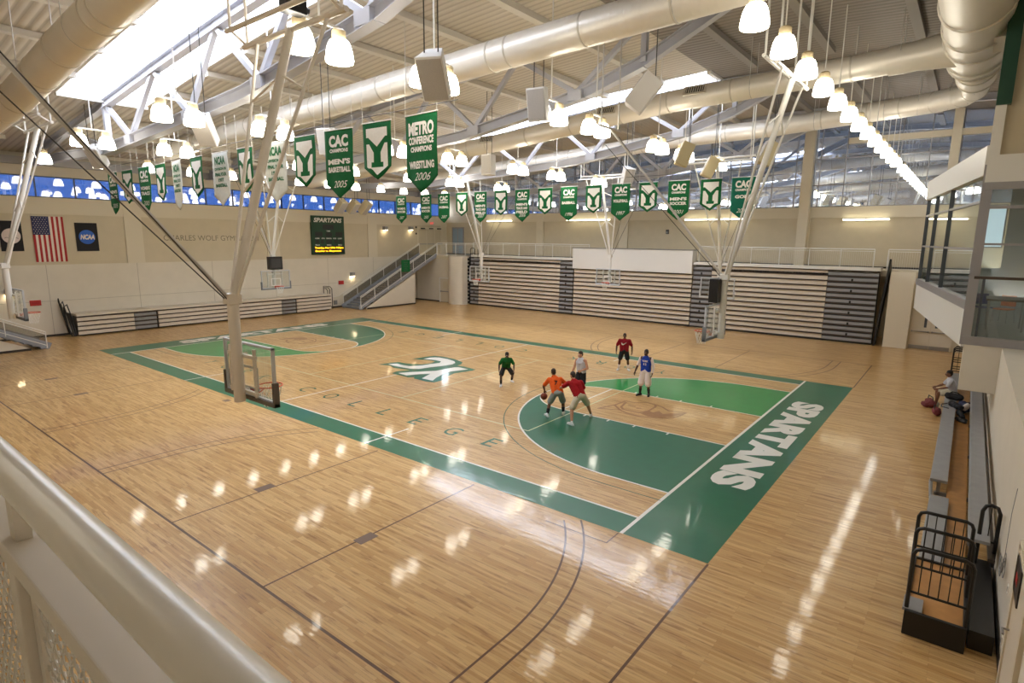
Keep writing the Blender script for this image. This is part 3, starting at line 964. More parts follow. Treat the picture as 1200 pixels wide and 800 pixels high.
# right and near walls
wr = MB()
wr.box((XR, -22.2, 0), (XR + .3, 2.7, 3.05))
wr.box((XR + .3, -18.3, 2.8), (22.3, 2.6, 3.05))
wr.box((XR + .0, 2.7, 0), (XR + .3, 24.9, 3.0))
wr.box((22.3, -22.2, 2.8), (22.6, 24.9, 14.8))
wall_right = struct(wr.build('wall_right', M['wall']), 'cream right hand wall beside the bleachers', 'wall')
struct(MB().box((XR - .02, -22, 0), (XR, 19, .14)).build('baseboard_right', M['base']))
struct(MB().box((-23.3, -22.5, 0), (22.6, -22.2, 14.8)).build('wall_near', M['wall']))

# ---------------------------------------------------------------- roof: a shallow curved deck with skylight openings
RX = [(-24.5, 10.3), (-17, 11.05), (-10.9, 11.7), (-5, 12.38), (0, 12.9), (4, 13.25), (9, 13.55), (15, 13.6), (23, 13.2)]
def roof(x):
    for (a, za), (b, zb) in zip(RX[:-1], RX[1:]):
        if x <= b:
            return za + (zb - za) * (x - a) / (b - a)
    return RX[-1][1]
SKY = [(-10.9, 9, -10.4, -7.0), (-10.9, 9, 9.0, 12.7)]
rf = MB()
rd = MB()
xs = sorted(set([p[0] for p in RX]))
yb = [-22.6, -10.4, -7.0, 9.0, 12.7, 25.2]
for xa, xb in zip(xs[:-1], xs[1:]):
    for ya, yc in zip(yb[:-1], yb[1:]):
        if any(xa >= s[0] and xb <= s[1] and ya >= s[2] and yc <= s[3] for s in SKY):
            continue
        za, zb = roof(xa), roof(xb)
        vs = [(xa, ya, za), (xb, ya, zb), (xb, yc, zb), (xa, yc, za)]
        vs += [(p[0], p[1], p[2] + .25) for p in vs]
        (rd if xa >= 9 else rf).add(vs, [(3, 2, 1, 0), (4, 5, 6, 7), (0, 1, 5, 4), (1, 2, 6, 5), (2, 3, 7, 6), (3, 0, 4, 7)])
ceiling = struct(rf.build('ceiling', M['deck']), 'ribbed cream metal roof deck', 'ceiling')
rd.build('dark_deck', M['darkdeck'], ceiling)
pu = MB()
pd = MB()
for x0 in (-22, -19.3, -16.4, -13.6, -8.2, -5.2, -2.2, .8, 3.8, 6.8, 11, 14, 17, 20):
    for ya, yc in ((-22, -10.45), (-6.95, 8.95), (12.75, 24.5)):
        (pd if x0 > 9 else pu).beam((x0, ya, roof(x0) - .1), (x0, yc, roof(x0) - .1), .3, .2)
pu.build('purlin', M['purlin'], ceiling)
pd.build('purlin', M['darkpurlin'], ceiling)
for i, s in enumerate(SKY):
    wn2 = wn + 2 + i
    pn = MB()
    fr = MB()
    px = [x for x in xs if s[0] <= x <= s[1]]
    for xa, xb in zip(px[:-1], px[1:]):
        for y0, y1 in ((s[2], s[3]),):
            pn.add([(xa, y0, roof(xa) + .3), (xb, y0, roof(xb) + .3), (xb, y1, roof(xb) + .3), (xa, y1, roof(xa) + .3)], [(0, 1, 2, 3)])
        for y0 in (s[2], s[3]):
            fr.beam((xa, y0, roof(xa) + .16), (xb, y0, roof(xb) + .16), .1, .3)
    x0 = s[0] + 4.3
    while x0 < s[1] - 1:
        fr.beam((x0, s[2], roof(x0) + .24), (x0, s[3], roof(x0) + .24), .07, .1)
        x0 += 4.3
    fr.beam((s[0], s[2], roof(s[0]) + .1), (s[0], s[3], roof(s[0]) + .1), .2, .45)
    fr.beam((s[1], s[2], roof(s[1]) + .1), (s[1], s[3], roof(s[1]) + .1), .2, .45)
    so = struct(pn.build('window_%d' % wn2, M['sky_glass']), ['long bright skylight over the near truss', 'long bright skylight over the third truss'][i], 'skylight')
    fr.build('window_frame', M['white_steel'], so)
eb = MB().beam((XL + .2, -22, 10.0), (XL + .2, 24.5, 10.0), .35, .4)
struct(eb.build('trim_2', M['steel']), 'grey eave beam along the top of the left wall', 'beam')

# ---------------------------------------------------------------- trusses
CH = [(-22.9, 9.95), (-10.8, 9.65), (-3.7, 10.05), (1, 10.35), (4.5, 10.85), (7.4, 11.3), (9.7, 12.0)]
def chord(x):
    for (a, za), (b, zb) in zip(CH[:-1], CH[1:]):
        if x <= b:
            return za + (zb - za) * (x - a) / (b - a)
    return CH[-1][1]
def truss(y, label):
    t = thing('roof_truss', label, 'roof truss', (-22.9, y, 9.95), 'roof trusses')
    b = MB()
    for p, q in zip(CH[:-1], CH[1:]):
        b.ibeam((p[0], y, p[1]), (q[0], y, q[1]), .36, .38)
    b.ibeam((9.7, y, 12.0), (12.6, y, roof(12.6) - .25), .3, .34)
    b.build('bottom_chord', M['steel'], t)
    tp = MB()
    pts = [(x, roof(x) - .2) for x in (-22.5, -17, -10.9, -5, 0, 4, 9, 15, 20)]
    for p, q in zip(pts[:-1], pts[1:]):
        tp.ibeam((p[0], y, p[1]), (q[0], y, q[1]), .3, .32)
    tp.build('top_chord', M['steel'], t)
    MB().beam((-10.8, y, 9.7), (-10.8, y, roof(-10.8) - .2), .22, .22).build('post', M['steel'], t)
    MB().beam((9.7, y, 12.0), (9.7, y, roof(9.7) - .2), .2, .2).build('post', M['steel'], t)
    nodes = [(-10.7, -8.3), (-5.6, -8.3), (-5.6, -2.9), (-.6, -2.9), (-.6, 1.9), (4.2, 1.9), (4.2, 7.0), (9.5, 7.0), (-16, -11.2), (-16, -20.5)]
    for xt, xb in nodes:
        MB().beam((xt, y, roof(xt) - .25), (xb, y, chord(xb) + .12), .17, .17).build('web_member', M['steel'], t)
    for xb in (-8.3, -2.9, 1.9, 7.0):
        MB().box((xb - .3, y - .19, chord(xb) - .16), (xb + .3, y + .19, chord(xb) + .2)).build('gusset', M['steel'], t)
    return t
for y, lb in ((-8.7, 'grey steel roof truss under the near skylight, nearest of the four'), (1.0, 'grey steel roof truss behind the big white duct, second nearest'), (10.8, 'grey steel roof truss under the farther skylight, third from the near side'), (20.4, 'grey steel roof truss close to the far glazing, farthest of the four')):
    truss(y, lb)

# ---------------------------------------------------------------- ducts
def duct(label, pts, r, rings=2.6):
    t = thing('air_duct', label, 'duct', pts[0], 'round air ducts')
    rg = MB().tube(pts, r, 28)
    rg.cur = 1
    for p, q in zip(pts[:-1], pts[1:]):
        p, q = V(p), V(q)
        L = (q - p).length
        d = (q - p).normalized()
        k = int(L / rings)
        for i in range(k + 1):
            c = p + d * (i * rings)
            rg.tube([c - d * .03, c - d * .02, c + d * .02, c + d * .03], [r, r + .018, r + .018, r], 28, False, False)
        m = int(L / .21)
        rg.cur = 0
        for i in range(m):
            c = p + d * (i * .21)
            rg.tube([c - d * .02, c, c + d * .02], [r, r + .004, r], 28, False, False)
        rg.cur = 1
    rg.build('duct_tube', [M['duct'], M['ductdull']], t, 40)
    for p, q in zip(pts[:-1], pts[1:]):
        p, q = V(p), V(q)
        k = max(1, int((q - p).length / 5.7))
        for i in range(k):
            c = p.lerp(q, (i + .5) / k)
            if c.z + r < roof(c.x) - .3:
                hg = MB()
                hg.tube([(c.x, c.y + r, roof(c.x) - .05), (c.x, c.y + r, c.z)] + [(c.x, c.y + r * 1.0 * math.cos(a * PI / 12), c.z + r * 1.01 * math.sin(a * PI / 12)) for a in range(24, 11, -1)] + [(c.x, c.y - r, roof(c.x) - .05)], .013, 5)
                hg.build('hanger', M['grey_pole'], t)
    return t
def grille(t, x, y, z, r, w=.75):
    g = MB()
    R = Matrix.Rotation(math.radians(-28), 3, 'X')
    c = V((x, y, z)) + R @ V((0, -r, 0))
    fr = MB()
    fr.obox(c, (w + .2, .05, .42), R)
    go = fr.build('register', M['ductdull'], t)
    g.obox(c + R @ V((0, -.015, 0)), (w, .05, .25), R)
    g.build('register_slot', M['grille'], go)
    f2 = MB()
    for i in range(8):
        f2.obox(c + R @ V((-w / 2 + w * (i + .5) / 8, -.05, 0)), (.03, .02, .26), R)
    f2.build('register_vane', M['ductdull'], go)
duct('fat white spiral duct sloping over the near left corner beside the skylight', [(-20, -13.5, 8.6), (-3, -13.5, 9.87), (1.5, -13.5, 10.4), (4.6, -13.5, 10.68), (13, -13.5, 11.3)], .43)
duct('long white spiral duct crossing the middle of the picture in front of the second truss', [(-18, -3.85, 10.55), (-.8, -3.85, 11.23), (7.7, -3.85, 11.55), (18.2, -3.85, 11.95)], .455)
t = duct('tan round duct with black air grilles below the second truss', [(-18, 5.85, 9.75), (-6.6, 5.85, 10.5), (1.2, 5.85, 11.02), (8.6, 5.85, 11.7), (15.3, 5.85, 11.95), (18.2, 5.85, 12.1)], .43)
for x0, zz in ((-1.3, 10.85), (5.75, 11.43), (9.8, 11.74), (-6.1, 10.54)):
    grille(t, x0, 5.85, zz, .43)
duct('slender white round duct nearest the far glazing, curving up at its right end', [(-18, 15.5, 10.5), (5.25, 15.5, 11.8), (10, 15.5, 11.9), (14.6, 15.5, 12.15), (16.0, 15.4, 12.2), (17.3, 15.0, 12.2), (18.3, 14.2, 12.2), (18.7, 13.1, 12.2), (18.75, 10.5, 12.2)], .46)
t = thing('header_duct', 'thick cream header duct running along the right side and joining the cross ducts', 'duct', (18.75, 11, 12.2))
sm = MB().tube([(18.75, 10.7, 12.2), (18.75, 8.2, 12.2), (18.75, 7.6, 12.2), (18.75, -6, 12.2)], [.62, .62, .82, .82], 28)
sm.cur = 1
for y0, r in ((10.5, .64), (9.2, .64), (7.5, .85), (6.8, .85), (5.0, .85), (3.6, .85), (1.5, .85)):
    sm.tube([(18.75, y0 - .04, 12.2), (18.75, y0, 12.2), (18.75, y0 + .04, 12.2)], [r - .02, r + .02, r - .02], 28, False, False)
sm.build('duct_tube', [M['duct'], M['ductdull']], t, 40)
MB().tube([(16.4, 5.85, 12.0), (17.2, 5.85, 12.05), (18.4, 5.85, 12.12)], [.47, .47, .6], 28).build('tee_collar', M['duct'], t, 40)
MB().box((18.75, 2.95, 11.5), (20.6, 4.6, 12.9)).build('plenum_box', M['ductdull'], t)
# ---------------------------------------------------------------- basketball backstops hung from the roof
DUCTS = [(-3.85, .455, [(-18, 10.55), (-.8, 11.23), (7.7, 11.55), (18.2, 11.95)]), (5.85, .43, [(-18, 9.75), (-6.6, 10.5), (1.2, 11.02), (8.6, 11.7), (15.3, 11.95), (18.2, 12.1)]), (15.5, .46, [(-18, 10.5), (5.25, 11.8), (10, 11.9), (16, 12.2)]), (-13.5, .43, [(-20, 8.6), (-3, 9.87), (1.5, 10.4), (4.6, 10.68), (13, 11.3)])]
def overhead(x, y):
    """height of what a hanger at (x, y) is fixed to: a duct's underside or the roof"""
    for yd, r, P in DUCTS:
        if abs(y - yd) < r + .05:
            for (a, za), (b, zb) in zip(P[:-1], P[1:]):
                if a <= x <= b:
                    return za + (zb - za) * (x - a) / (b - a) - math.sqrt(max(0, r * r - (y - yd) ** 2))
    return roof(x) - .1
def backstop(label, x, y, facing, lean, zt, pole, pad, clock=False, side=1.2, brace_len=4.1, z0=0):
    """facing = world angle of the board's front; lean = +1 if the hanging frame leans over the court"""
    rz = math.radians(facing - 90)
    t = thing('basketball_backstop', label, 'basketball hoop', (x, y, z0), 'ceiling hung basketball backstops', rz)
    def part(mb, name, m, parent=t, smooth=40, **k):
        return mb.build(name, m, parent, smooth, True, **k)
    W, zb, zt_b = .915, 2.9, 3.97
    part(MB().box((-W + .03, -.012, zb + .03), (W - .03, .012, zt_b - .03)), 'backboard_glass', M['bglass'], smooth=0)
    f = MB()
    f.box((-W, -.03, zt_b - .05), (W, .03, zt_b)).box((-W, -.03, zb), (W, .03, zb + .06)).box((-W, -.03, zb), (-W + .05, .03, zt_b)).box((W - .05, -.03, zb), (W, .03, zt_b))
    part(f, 'backboard_frame', M['padwhite'], smooth=0, bev=.006)
    q = MB()
    q.box((-W - .03, -.06, zb - .05), (W + .03, .06, zb + .035))
    for s in (-1, 1):
        q.box((s * (W - .03), -.06, zb - .05), (s * (W + .03), .06, zb + .42))
    part(q, 'edge_padding', M[pad], smooth=0, bev=.012)
    s = MB()
    for a in ((-.305, 3.05, .305, 3.1), (-.305, 3.46, .305, 3.51), (-.305, 3.05, -.255, 3.51), (.255, 3.05, .305, 3.51)):
        s.box((a[0], .0125, a[1]), (a[2], .016, a[3]))
    part(s, 'shooter_square', M['net'], smooth=0)
    r = MB()
    r.tube([(.235 * math.cos(i * PI / 16), .4 + .235 * math.sin(i * PI / 16), 3.05) for i in range(32)], .013, 8, True)
    r.tube([(-.09, .03, 2.93), (-.13, .2, 3.035)], .011).tube([(.09, .03, 2.93), (.13, .2, 3.035)], .011)
    r.box((-.11, .012, 2.9), (.11, .05, 3.06)).box((-.09, .04, 3.03), (.09, .19, 3.06))
    rim = part(r, 'rim', M['orange'])
    nt = MB()
    for i in range(12):
        a = 2 * PI * i / 12
        for dr in (1, -1):
            pts = []
            for k in range(5):
                rr = .225 - .027 * k + .012 * (k == 4)
                b = a + dr * k * PI / 12
                pts.append((rr * math.cos(b), .4 + rr * math.sin(b), 3.035 - .1 * k))
            nt.tube(pts, .006, 4)
    nt.build('net', M['net'], rim, 0, True)
    zn = 4.85
    my = -.22
    p = MB()
    p.tube([(0, my, 2.86), (0, my, zn - .15), (0, my + .03 * lean, zn + .02)], .105, 12)
    part(p, 'mast', M[pole])
    p = MB()
    for zz in (3.05, 3.75):
        p.beam((-.5, my + .1, zz), (.5, my + .1, zz), .06, .06).beam((0, my, zz), (0, -.03, zz), .08, .08)
    for s_ in (-1, 1):
        p.beam((s_ * .45, my + .1, 2.98), (s_ * .45, my + .1, 3.9), .05, .05)
    part(p, 'board_bracket', M[pole], smooth=0)
    yt = my + lean * 1.5
    top = V((0, yt, zt))
    node = V((0, my + .02 * lean, zn))
    c = MB().tube([node - V((0, 0, .06)), top], .085, 12)
    part(c, 'hanging_pipe', M[pole])
    for s_ in (-1, 1):
        part(MB().tube([node + V((s_ * .08, 0, -.02)), V((s_ * side, yt, zt))], .035, 8), 'hanging_pipe', M[pole])
    for fr_ in (.42, .78):
        m_ = node.lerp(top, fr_ + .05)
        for s_ in (-1, 1):
            part(MB().tube([m_, node.lerp(V((s_ * side, yt, zt)), fr_ - .03)], .024, 6), 'cross_pipe', M[pole])
    h = MB()
    h.tube([(-side - .55, yt, zt), (side + .55, yt, zt)], .055, 8).tube([(-side - .55, yt + lean * -.35, zt + .22), (side + .55, yt + lean * -.35, zt + .22)], .05, 8)
    c_, s2 = math.cos(rz), math.sin(rz)
    for s_ in (-1, 1):
        for lx, ly, lz in ((s_ * (side + .4), yt, zt), (s_ * (side + .4), yt - lean * .35, zt + .22)):
            wx = x + lx * c_ - ly * s2
            wy = y + lx * s2 + ly * c_
            h.tube([(lx, ly, lz), (lx, ly, max(lz + .05, overhead(wx, wy)))], .03, 6)
        h.tube([(s_ * (side + .4), yt, zt), (s_ * (side + .4), yt - lean * .35, zt + .22)], .03, 6)
    part(h, 'header_frame', M[pole])
    if brace_len:
        e = V((0, my - lean * brace_len, 9.75))
        part(MB().tube([node + V((0, -lean * .1, 0)), e], .04, 8), 'folding_brace', M['grey_pole'])
        wx = x - e.y * s2
        part(MB().tube([(-.8, e.y, e.z), (.8, e.y, e.z)], .04, 8).tube([(-.6, e.y, e.z), (-.6, e.y, roof(wx) - .15)], .025, 6).tube([(.6, e.y, e.z), (.6, e.y, roof(wx) - .15)], .025, 6), 'brace_hanger', M['grey_pole'])
    cb = MB()
    for dx, dz in ((.1, -.35), (-.12, -.9)):
        cb.tube([node + V((dx * .4, -lean * .14, -.02)), (dx * 4, my - lean * (brace_len or 3.4) * .97, 9.75 + dz * .7)], .011, 5)
    part(cb, 'hoist_cable', M['cable'], smooth=0)
    part(MB().box((-.12, my - .13, zn - .12), (.12, my + .13, zn + .08)), 'hinge_block', M[pole], smooth=0, bev=.02)
    return t
backstop('nearest hoop: glass backboard on a thick beige roof mast above the green sideline', 8.65, -13.15, 90, 1, 9.85, 'cream_steel', 'pad', brace_len=4.05)
backstop('hoop at the left edge of the picture in front of the near left stairs', -8.35, -13.05, 90, 1, 9.85, 'white_steel', 'greypad', brace_len=0)
HR = backstop('hoop at the right end of the main court, seen nearly edge on', 13.1, 0, 180, -1, 10.55, 'white_steel', 'greypad', brace_len=4.3)
HL = backstop('hoop at the left end of the main court in front of the low bleachers', -13.1, 0, 0, 1, 9.85, 'white_steel', 'greypad', brace_len=3.2)
backstop('hoop hanging before the left end of the tall bleachers beside the stairs', -8.4, 13.0, 270, 1, 9.85, 'white_steel', 'padwhite', brace_len=0)
backstop('hoop hanging before the white panel in the middle of the tall bleachers', -.1, 16.9, 270, 1, 9.85, 'white_steel', 'padwhite', brace_len=0)
backstop('hoop hanging before the right section of the tall bleachers, behind the main right hoop', 8.75, 12.9, 270, 1, 9.85, 'white_steel', 'padwhite', brace_len=0)
def shot_clock(x, label, sgn):
    t = thing('shot_clock', label, 'shot clock', (x, 0, 4.05))
    MB().box((x - .14, -.42, 4.03), (x + .14, .42, 4.78)).build('clock_case', M['black'], t, bev=.012)
    MB().box((x - sgn * .145, -.3, 4.14), (x - sgn * .15, .3, 4.66)).build('display_face', M['dark'], t)
    MB().box((x - .03, -.3, 3.95), (x + .03, -.2, 4.04)).box((x - .03, .2, 3.95), (x + .03, .3, 4.04)).build('bracket', M['white_steel'], t)
shot_clock(13.12, 'black shot clock box on top of the right main hoop', 1)
shot_clock(-13.12, 'black shot clock box above the left main hoop', -1)

# ---------------------------------------------------------------- pendant lamps
def lamp_parts(t, y=0):
    pr = [(.28, -.46), (.295, -.445), (.292, -.38), (.272, -.25), (.24, -.12), (.195, -.03), (.13, 0)]
    sh = MB().lathe(pr, (0, y, 0), 18).build('shade', M['lamp'], t, 35, True)
    MB().lathe([(.135, -.01), (.145, .03), (.145, .16), (.1, .2)], (0, y, 0), 14).build('lamp_housing', M['lampcap'], sh, 35, True)
    MB().tube([(.29 * math.cos(i * PI / 10), y + .29 * math.sin(i * PI / 10), -.45) for i in range(20)], .012, 5, True).build('shade_rim', M['lampcap'], sh, 40, True)
def pair_lamp(x, y, z, label, sep=.92):
    t = thing('pendant_lamp', label, 'pendant lamp', (x, y, z), 'twin pendant lamps')
    for s in (-1, 1):
        lamp_parts(t, s * sep / 2)
    MB().beam((0, -sep / 2, .22), (0, sep / 2, .22), .06, .05).build('crossbar', M['white_steel'], t, 0, True)
    MB().tube([(0, 0, .22), (0, 0, overhead(x, y) - z)], .022, 6).build('stem', M['white_steel'], t, 40, True)
for x, z, ys_, nm in ((-7.9, 9.75, (-10.2, -7.2, -1.85, 1.55, 6.4, 10, 14.9), 'left'), (.1, 9.75, (-10.4, -7.35, -1.95, 1.6, 6.4, 10, 14.9), 'middle'), (8.4, 10.05, (-21.2, -18.9, -11.05, -7.8, -2.7, .1, 5.3, 8.2, 12.8), 'right')):  # pairs behind the camera in the right row are added to brighten the railing
    for i, y in enumerate(ys_):
        pair_lamp(x, y, z, 'twin white pendant lamp, %s from the near side in the %s row of pairs' % (ORD[i], nm))
def single_lamp(x, y, z, label, group):
    t = thing('pendant_lamp', label, 'pendant lamp', (x, y, z), group)
    lamp_parts(t)
    MB().tube([(0, 0, .18), (0, 0, overhead(x, y) - z)], .018, 6).build('stem', M['white_steel'], t, 40, True)
for i in range(15):
    single_lamp(-15.5, -9.9 + 2.22 * i, 9.7, 'single white pendant lamp, %s from the near end of the row along the left wall' % ORD[i], 'single pendants along the left')
for i in range(18):  # nearest ones are out of view, added for light at the near end
    single_lamp(15.3, -17.15 + 2.35 * i, 10.75, 'single white pendant lamp, %s from the near end of the long row on the right' % ORD[i], 'single pendants along the right')

# ---------------------------------------------------------------- ceiling speakers and spotlight
def spk(x, y, z, yaw, pitch, label, m='speaker', s=1.0, group='hanging loudspeakers'):
    t = thing('loudspeaker', label, 'loudspeaker', (x, y, z), group)
    R = Matrix.Rotation(math.radians(yaw), 3, 'Z') @ Matrix.Rotation(math.radians(pitch), 3, 'X')
    b = MB()
    w, d, h = .62 * s, .52 * s, .95 * s
    # trapezoid cabinet: narrower at the back
    vs = []
    for zz in (-h / 2, h / 2):
        for xx, yy in ((-w / 2, -d / 2), (w / 2, -d / 2), (w * .3, d / 2), (-w * .3, d / 2)):
            vs.append(R @ V((xx, yy, zz)))
    b.add(vs, [(3, 2, 1, 0), (4, 5, 6, 7), (0, 1, 5, 4), (1, 2, 6, 5), (2, 3, 7, 6), (3, 0, 4, 7)])
    b.build('cabinet', M[m], t, 0, True, bev=.02)
    MB().obox(R @ V((0, -d / 2 - .008, 0)), (w * .88, .02, h * .9), R).build('speaker_grille', M['speaker_grille'], t, 0, True)
    k = MB()
    for s_ in (-1, 1):
        p = R @ V((s_ * w * .25, 0, h / 2))
        k.tube([p, (p.x, p.y, max(p.z + .02, min(p.z + 3.5, overhead(x + p.x, y + p.y) - z)))], .015, 5)
    k.build('hanger', M['cable'], t, 0, True)
for a in ((9.75, -9.1, 9.45, 25, 35, 'grey tilted loudspeaker above the wrestling banner, in front of a lamp pair', 'speaker'), (8.6, -3.6, 9.95, 10, 12, 'white wedge loudspeaker hanging beside a lamp pair at the ceiling centre'), (11.9, -3.4, 9.85, -65, -38, 'white loudspeaker tilted against the tan duct with the air grilles'), (-.95, -9.1, 9.4, 35, 35, 'white tilted loudspeaker right of the lamp pair under the skylight'), (-11.7, -8.9, 9.4, 35, 35, 'white tilted loudspeaker beside the lamps at far left'), (-.4, -4.8, 9.55, 20, 10, 'white loudspeaker half hidden behind a front row banner'), (.5, 3.6, 9.45, 0, 0, 'small white loudspeaker cube under the third truss'), (3.9, 11.3, 9.4, 60, 20, 'white tilted loudspeaker left of a lamp pair over the far banners'), (9.4, 5.8, 9.5, -60, -20, 'tan loudspeaker beside a lamp near the right hoop frame', 'speaker_tan'), (9.0, 10.0, 9.4, -60, -25, 'tan loudspeaker just above the shield banner at far right', 'speaker_tan'), (12.3, 7.4, 9.5, -60, -25, 'tan loudspeaker half behind the leaning pipe of the right main hoop', 'speaker_tan')):
    spk(*a)
for i in range(3):
    spk(-19.4, 9.3 + 1.15 * i, 8.3, 100 + 6 * i, 40, ['cream loudspeaker above the scoreboard, leftmost of the cluster of three', 'cream loudspeaker above the scoreboard, middle one of the cluster of three', 'cream loudspeaker above the scoreboard, rightmost of the cluster of three'][i], 'speaker_tan', 1.15, 'loudspeaker cluster above the scoreboard')
t = thing('projector', 'black stage projector on the header frame of the nearest hoop', 'projector', (8.62, -11.75, 10.15))
MB().box((-.14, -.24, .02), (.14, .2, .28)).build('case', M['black'], t, 0, True, bev=.02)
b = MB().tube([(0, .19, .15), (.02, .3, .13)], .07, 12)
b.build('lens', M['dark'], t, 40, True)
MB().tube([(-.17, 0, .12), (-.17, 0, .4), (.17, 0, .4), (.17, 0, .12)], .015, 6).tube([(0, 0, .4), (0, 0, .7)], .02, 6).build('yoke', M['black'], t, 0, True)

# ---------------------------------------------------------------- championship banners
def wavy(poly_fn, W, H, m, amp, ph):
    """hanging cloth with small folds; poly_fn(u) gives the length at lateral u"""
    nx, nz = 14, 16
    vs, fs = [], []
    for i in range(nx + 1):
        u = i / nx
        L = poly_fn(u)
        for j in range(nz + 1):
            v = j / nz
            x = (u - .5) * W
            vs.append((x, amp * v * math.sin(u * 9 + ph) + .012 * math.sin(v * 7 + ph * 2) * u, -L * v))
    k = nz + 1
    for i in range(nx):
        for j in range(nz):
            fs.append((i * k + j, i * k + j + 1, (i + 1) * k + j + 1, (i + 1) * k + j))
    mb = MB()
    mb.add(vs, fs)
    return mb
def fold(mb, W, H, amp, ph, off):
    """lay flat lettering onto the cloth"""
    out = []
    for x, y, z in mb.v:
        u = x / W + .5
        v = min(1, -z / H)
        out.append((x, amp * v * math.sin(u * 9 + ph) + .012 * math.sin(v * 7 + ph * 2) * u - off, z))
    mb.v = out
    return mb
def banner(x, y, z, kind, label, lines=(), W=1.25, rz=0, m='cloth_green', year=''):
    H = 1.56 if kind == 'Y' else 2.0
    W = W * (.93 if kind == 'Y' else 1)
    t = thing('banner', label, 'banner', (x, y, z), 'shield and championship banners', math.radians(rz))
    ph = random.uniform(0, 6)
    amp = .025
    tip = .34 if kind == 'Y' else .42
    side = H - tip
    pf = lambda u: side + tip * (1 - abs(2 * u - 1))
    cl = wavy(pf, W, H, m, amp, ph).build('banner_cloth', M[m], t, 60, True)
    so = cl.modifiers.new('solid', 'SOLIDIFY')
    so.thickness = .006
    MB().tube([(-W / 2 - .03, .0, .0), (W / 2 + .03, .0, .0)], .016, 6).tube([(-W / 2, 0, 0), (-W / 2, 0, min(1.2, roof(x) - z - .3))], .006, 4).tube([(W / 2, 0, 0), (W / 2, 0, min(1.2, roof(x) - z - .3))], .006, 4).build('hanging_rod', M['white_steel'], t, 40, True)
    if kind == 'Y':
        e = MB()
        a = W * .37
        # white shield split by a green Y
        e.prism([(-a, -.2), (a, -.2), (a, -.42), (a * .62, -.42), (.0, -.78), (-a * .62, -.42), (-a, -.42)], (0, 0, 0), X, Z, 0)
        sh = MB()
        sh.prism([(-a, -.58), (-a * .72, -.58), (-a * .3, -.82), (-a * .3, -1.1), (-a * .5, -1.1), (-a * .5, -1.24), (a * .5, -1.24), (a * .5, -1.1), (a * .3, -1.1), (a * .3, -.82), (a * .72, -.58), (a, -.58), (a, -1.2), (0, -1.43), (-a, -1.2)], (0, 0, 0), X, Z, 0)
        # keep the lower shield as two triangulable halves
        sh = MB()
        for s in (-1, 1):
            sh.prism([(s * a, -.58), (s * a * .72, -.58), (s * a * .3, -.82), (s * a * .3, -1.08), (s * a * .52, -1.08), (s * a * .52, -1.22), (0, -1.22), (0, -1.43), (s * a, -1.2)], (0, 0, 0), X, Z, 0)
        e = MB()
        e.prism([(-a, -.16), (a, -.16), (a, -.4), (a * .8, -.4), (0, -.66), (-a * .8, -.4), (-a, -.4)], (0, 0, 0), X, Z, 0)
        e.add(sh.v, sh.f)
        fold(e, W, H, amp, ph, .012).build('shield_emblem', M['felt'], t, 0, True)
    else:
        e = MB()
        fm = 'felt_green' if m == 'cloth_white' else 'felt'
        for body, zc, wd, ht in lines:
            e.text(body, (0, 0, -zc), X, Z, wd * W, ht, .05)
        if year:
            e.text(year, (.03, 0, -1.58 if kind != 'N' else -1.5), X, Z, .5 * W, .2, 0, .45)
        fold(e, W, H, amp, ph, .012).build('lettering', M[fm], t, 0, True)
    return t
def cac(*sport):
    L = [('CAC', .33, .68, .34), ('CHAMPIONS', .6, .66, .11)]
    zz = .92
    for s in sport:
        L.append((s, zz, min(.8, .16 * len(s)) if len(s) > 3 else .4, .16))
        zz += .23
    return L
NC = [('NCAA', .3, .68, .3), ('DIVISION III', .6, .72, .1), ('FINAL FOUR', .8, .72, .13), ('1977', 1.0, .4, .13), ('BASKETBALL', 1.2, .72, .13)]
BF = [(-14.23, 8.96, 'C', 'green conference banner, leftmost of the front row, largely hidden by a hoop brace', cac("MEN'S", 'TRACK'), '2005'), (-12.37, 8.97, 'Y', 'white Y shield banner, leftmost shield of the front row'), (-10.37, 8.98, 'C', 'green conference banner in the front row, second green text banner from the left', cac("WOMEN'S", 'TRACK'), '2005'), (-8.62, 8.99, 'Y', 'white Y shield banner, second shield from the left in the front row'), (-7.02, 9.01, 'N', 'pale association banner with green letters, left one of three in the front row'), (-5.23, 9.03, 'Y', 'white Y shield banner between the first two pale banners'), (-3.26, 9.05, 'N', 'pale association banner with green letters, middle one of three in the front row'), (-1.43, 9.06, 'Y', 'white Y shield banner crossed by a thin pipe, left of the thick hoop pipe'), (.55, 9.08, 'N', 'pale association banner behind the thick pipe of the nearest hoop'), (2.31, 9.1, 'Y', 'white Y shield banner just right of the thick hoop pipe'), (4.09, 9.12, 'C', "green men's basketball champions banner of 2005 in the front row", cac("MEN'S", 'BASKETBALL'), '2005'), (5.87, 9.14, 'Y', 'large white Y shield banner right next to the wrestling banner'), (7.66, 9.15, 'C', 'largest green banner, the 2006 wrestling champions banner at the front row end', [('METRO', .36, .8, .34), ('CONFERENCE', .66, .8, .2), ('CHAMPIONS', .88, .68, .14), ('WRESTLING', 1.28, .8, .2)], '2006')]
for b in BF:
    if b[2] == 'Y':
        banner(b[0], -7.6, b[1], 'Y', b[3], rz=random.uniform(-4, 4))
    elif b[2] == 'N':
        banner(b[0], -7.6, b[1], 'N', b[3], NC, m='cloth_white', rz=random.uniform(-8, 8))
    else:
        banner(b[0], -7.6, b[1], 'C', b[3], b[4], year=b[5], rz=random.uniform(-4, 4))
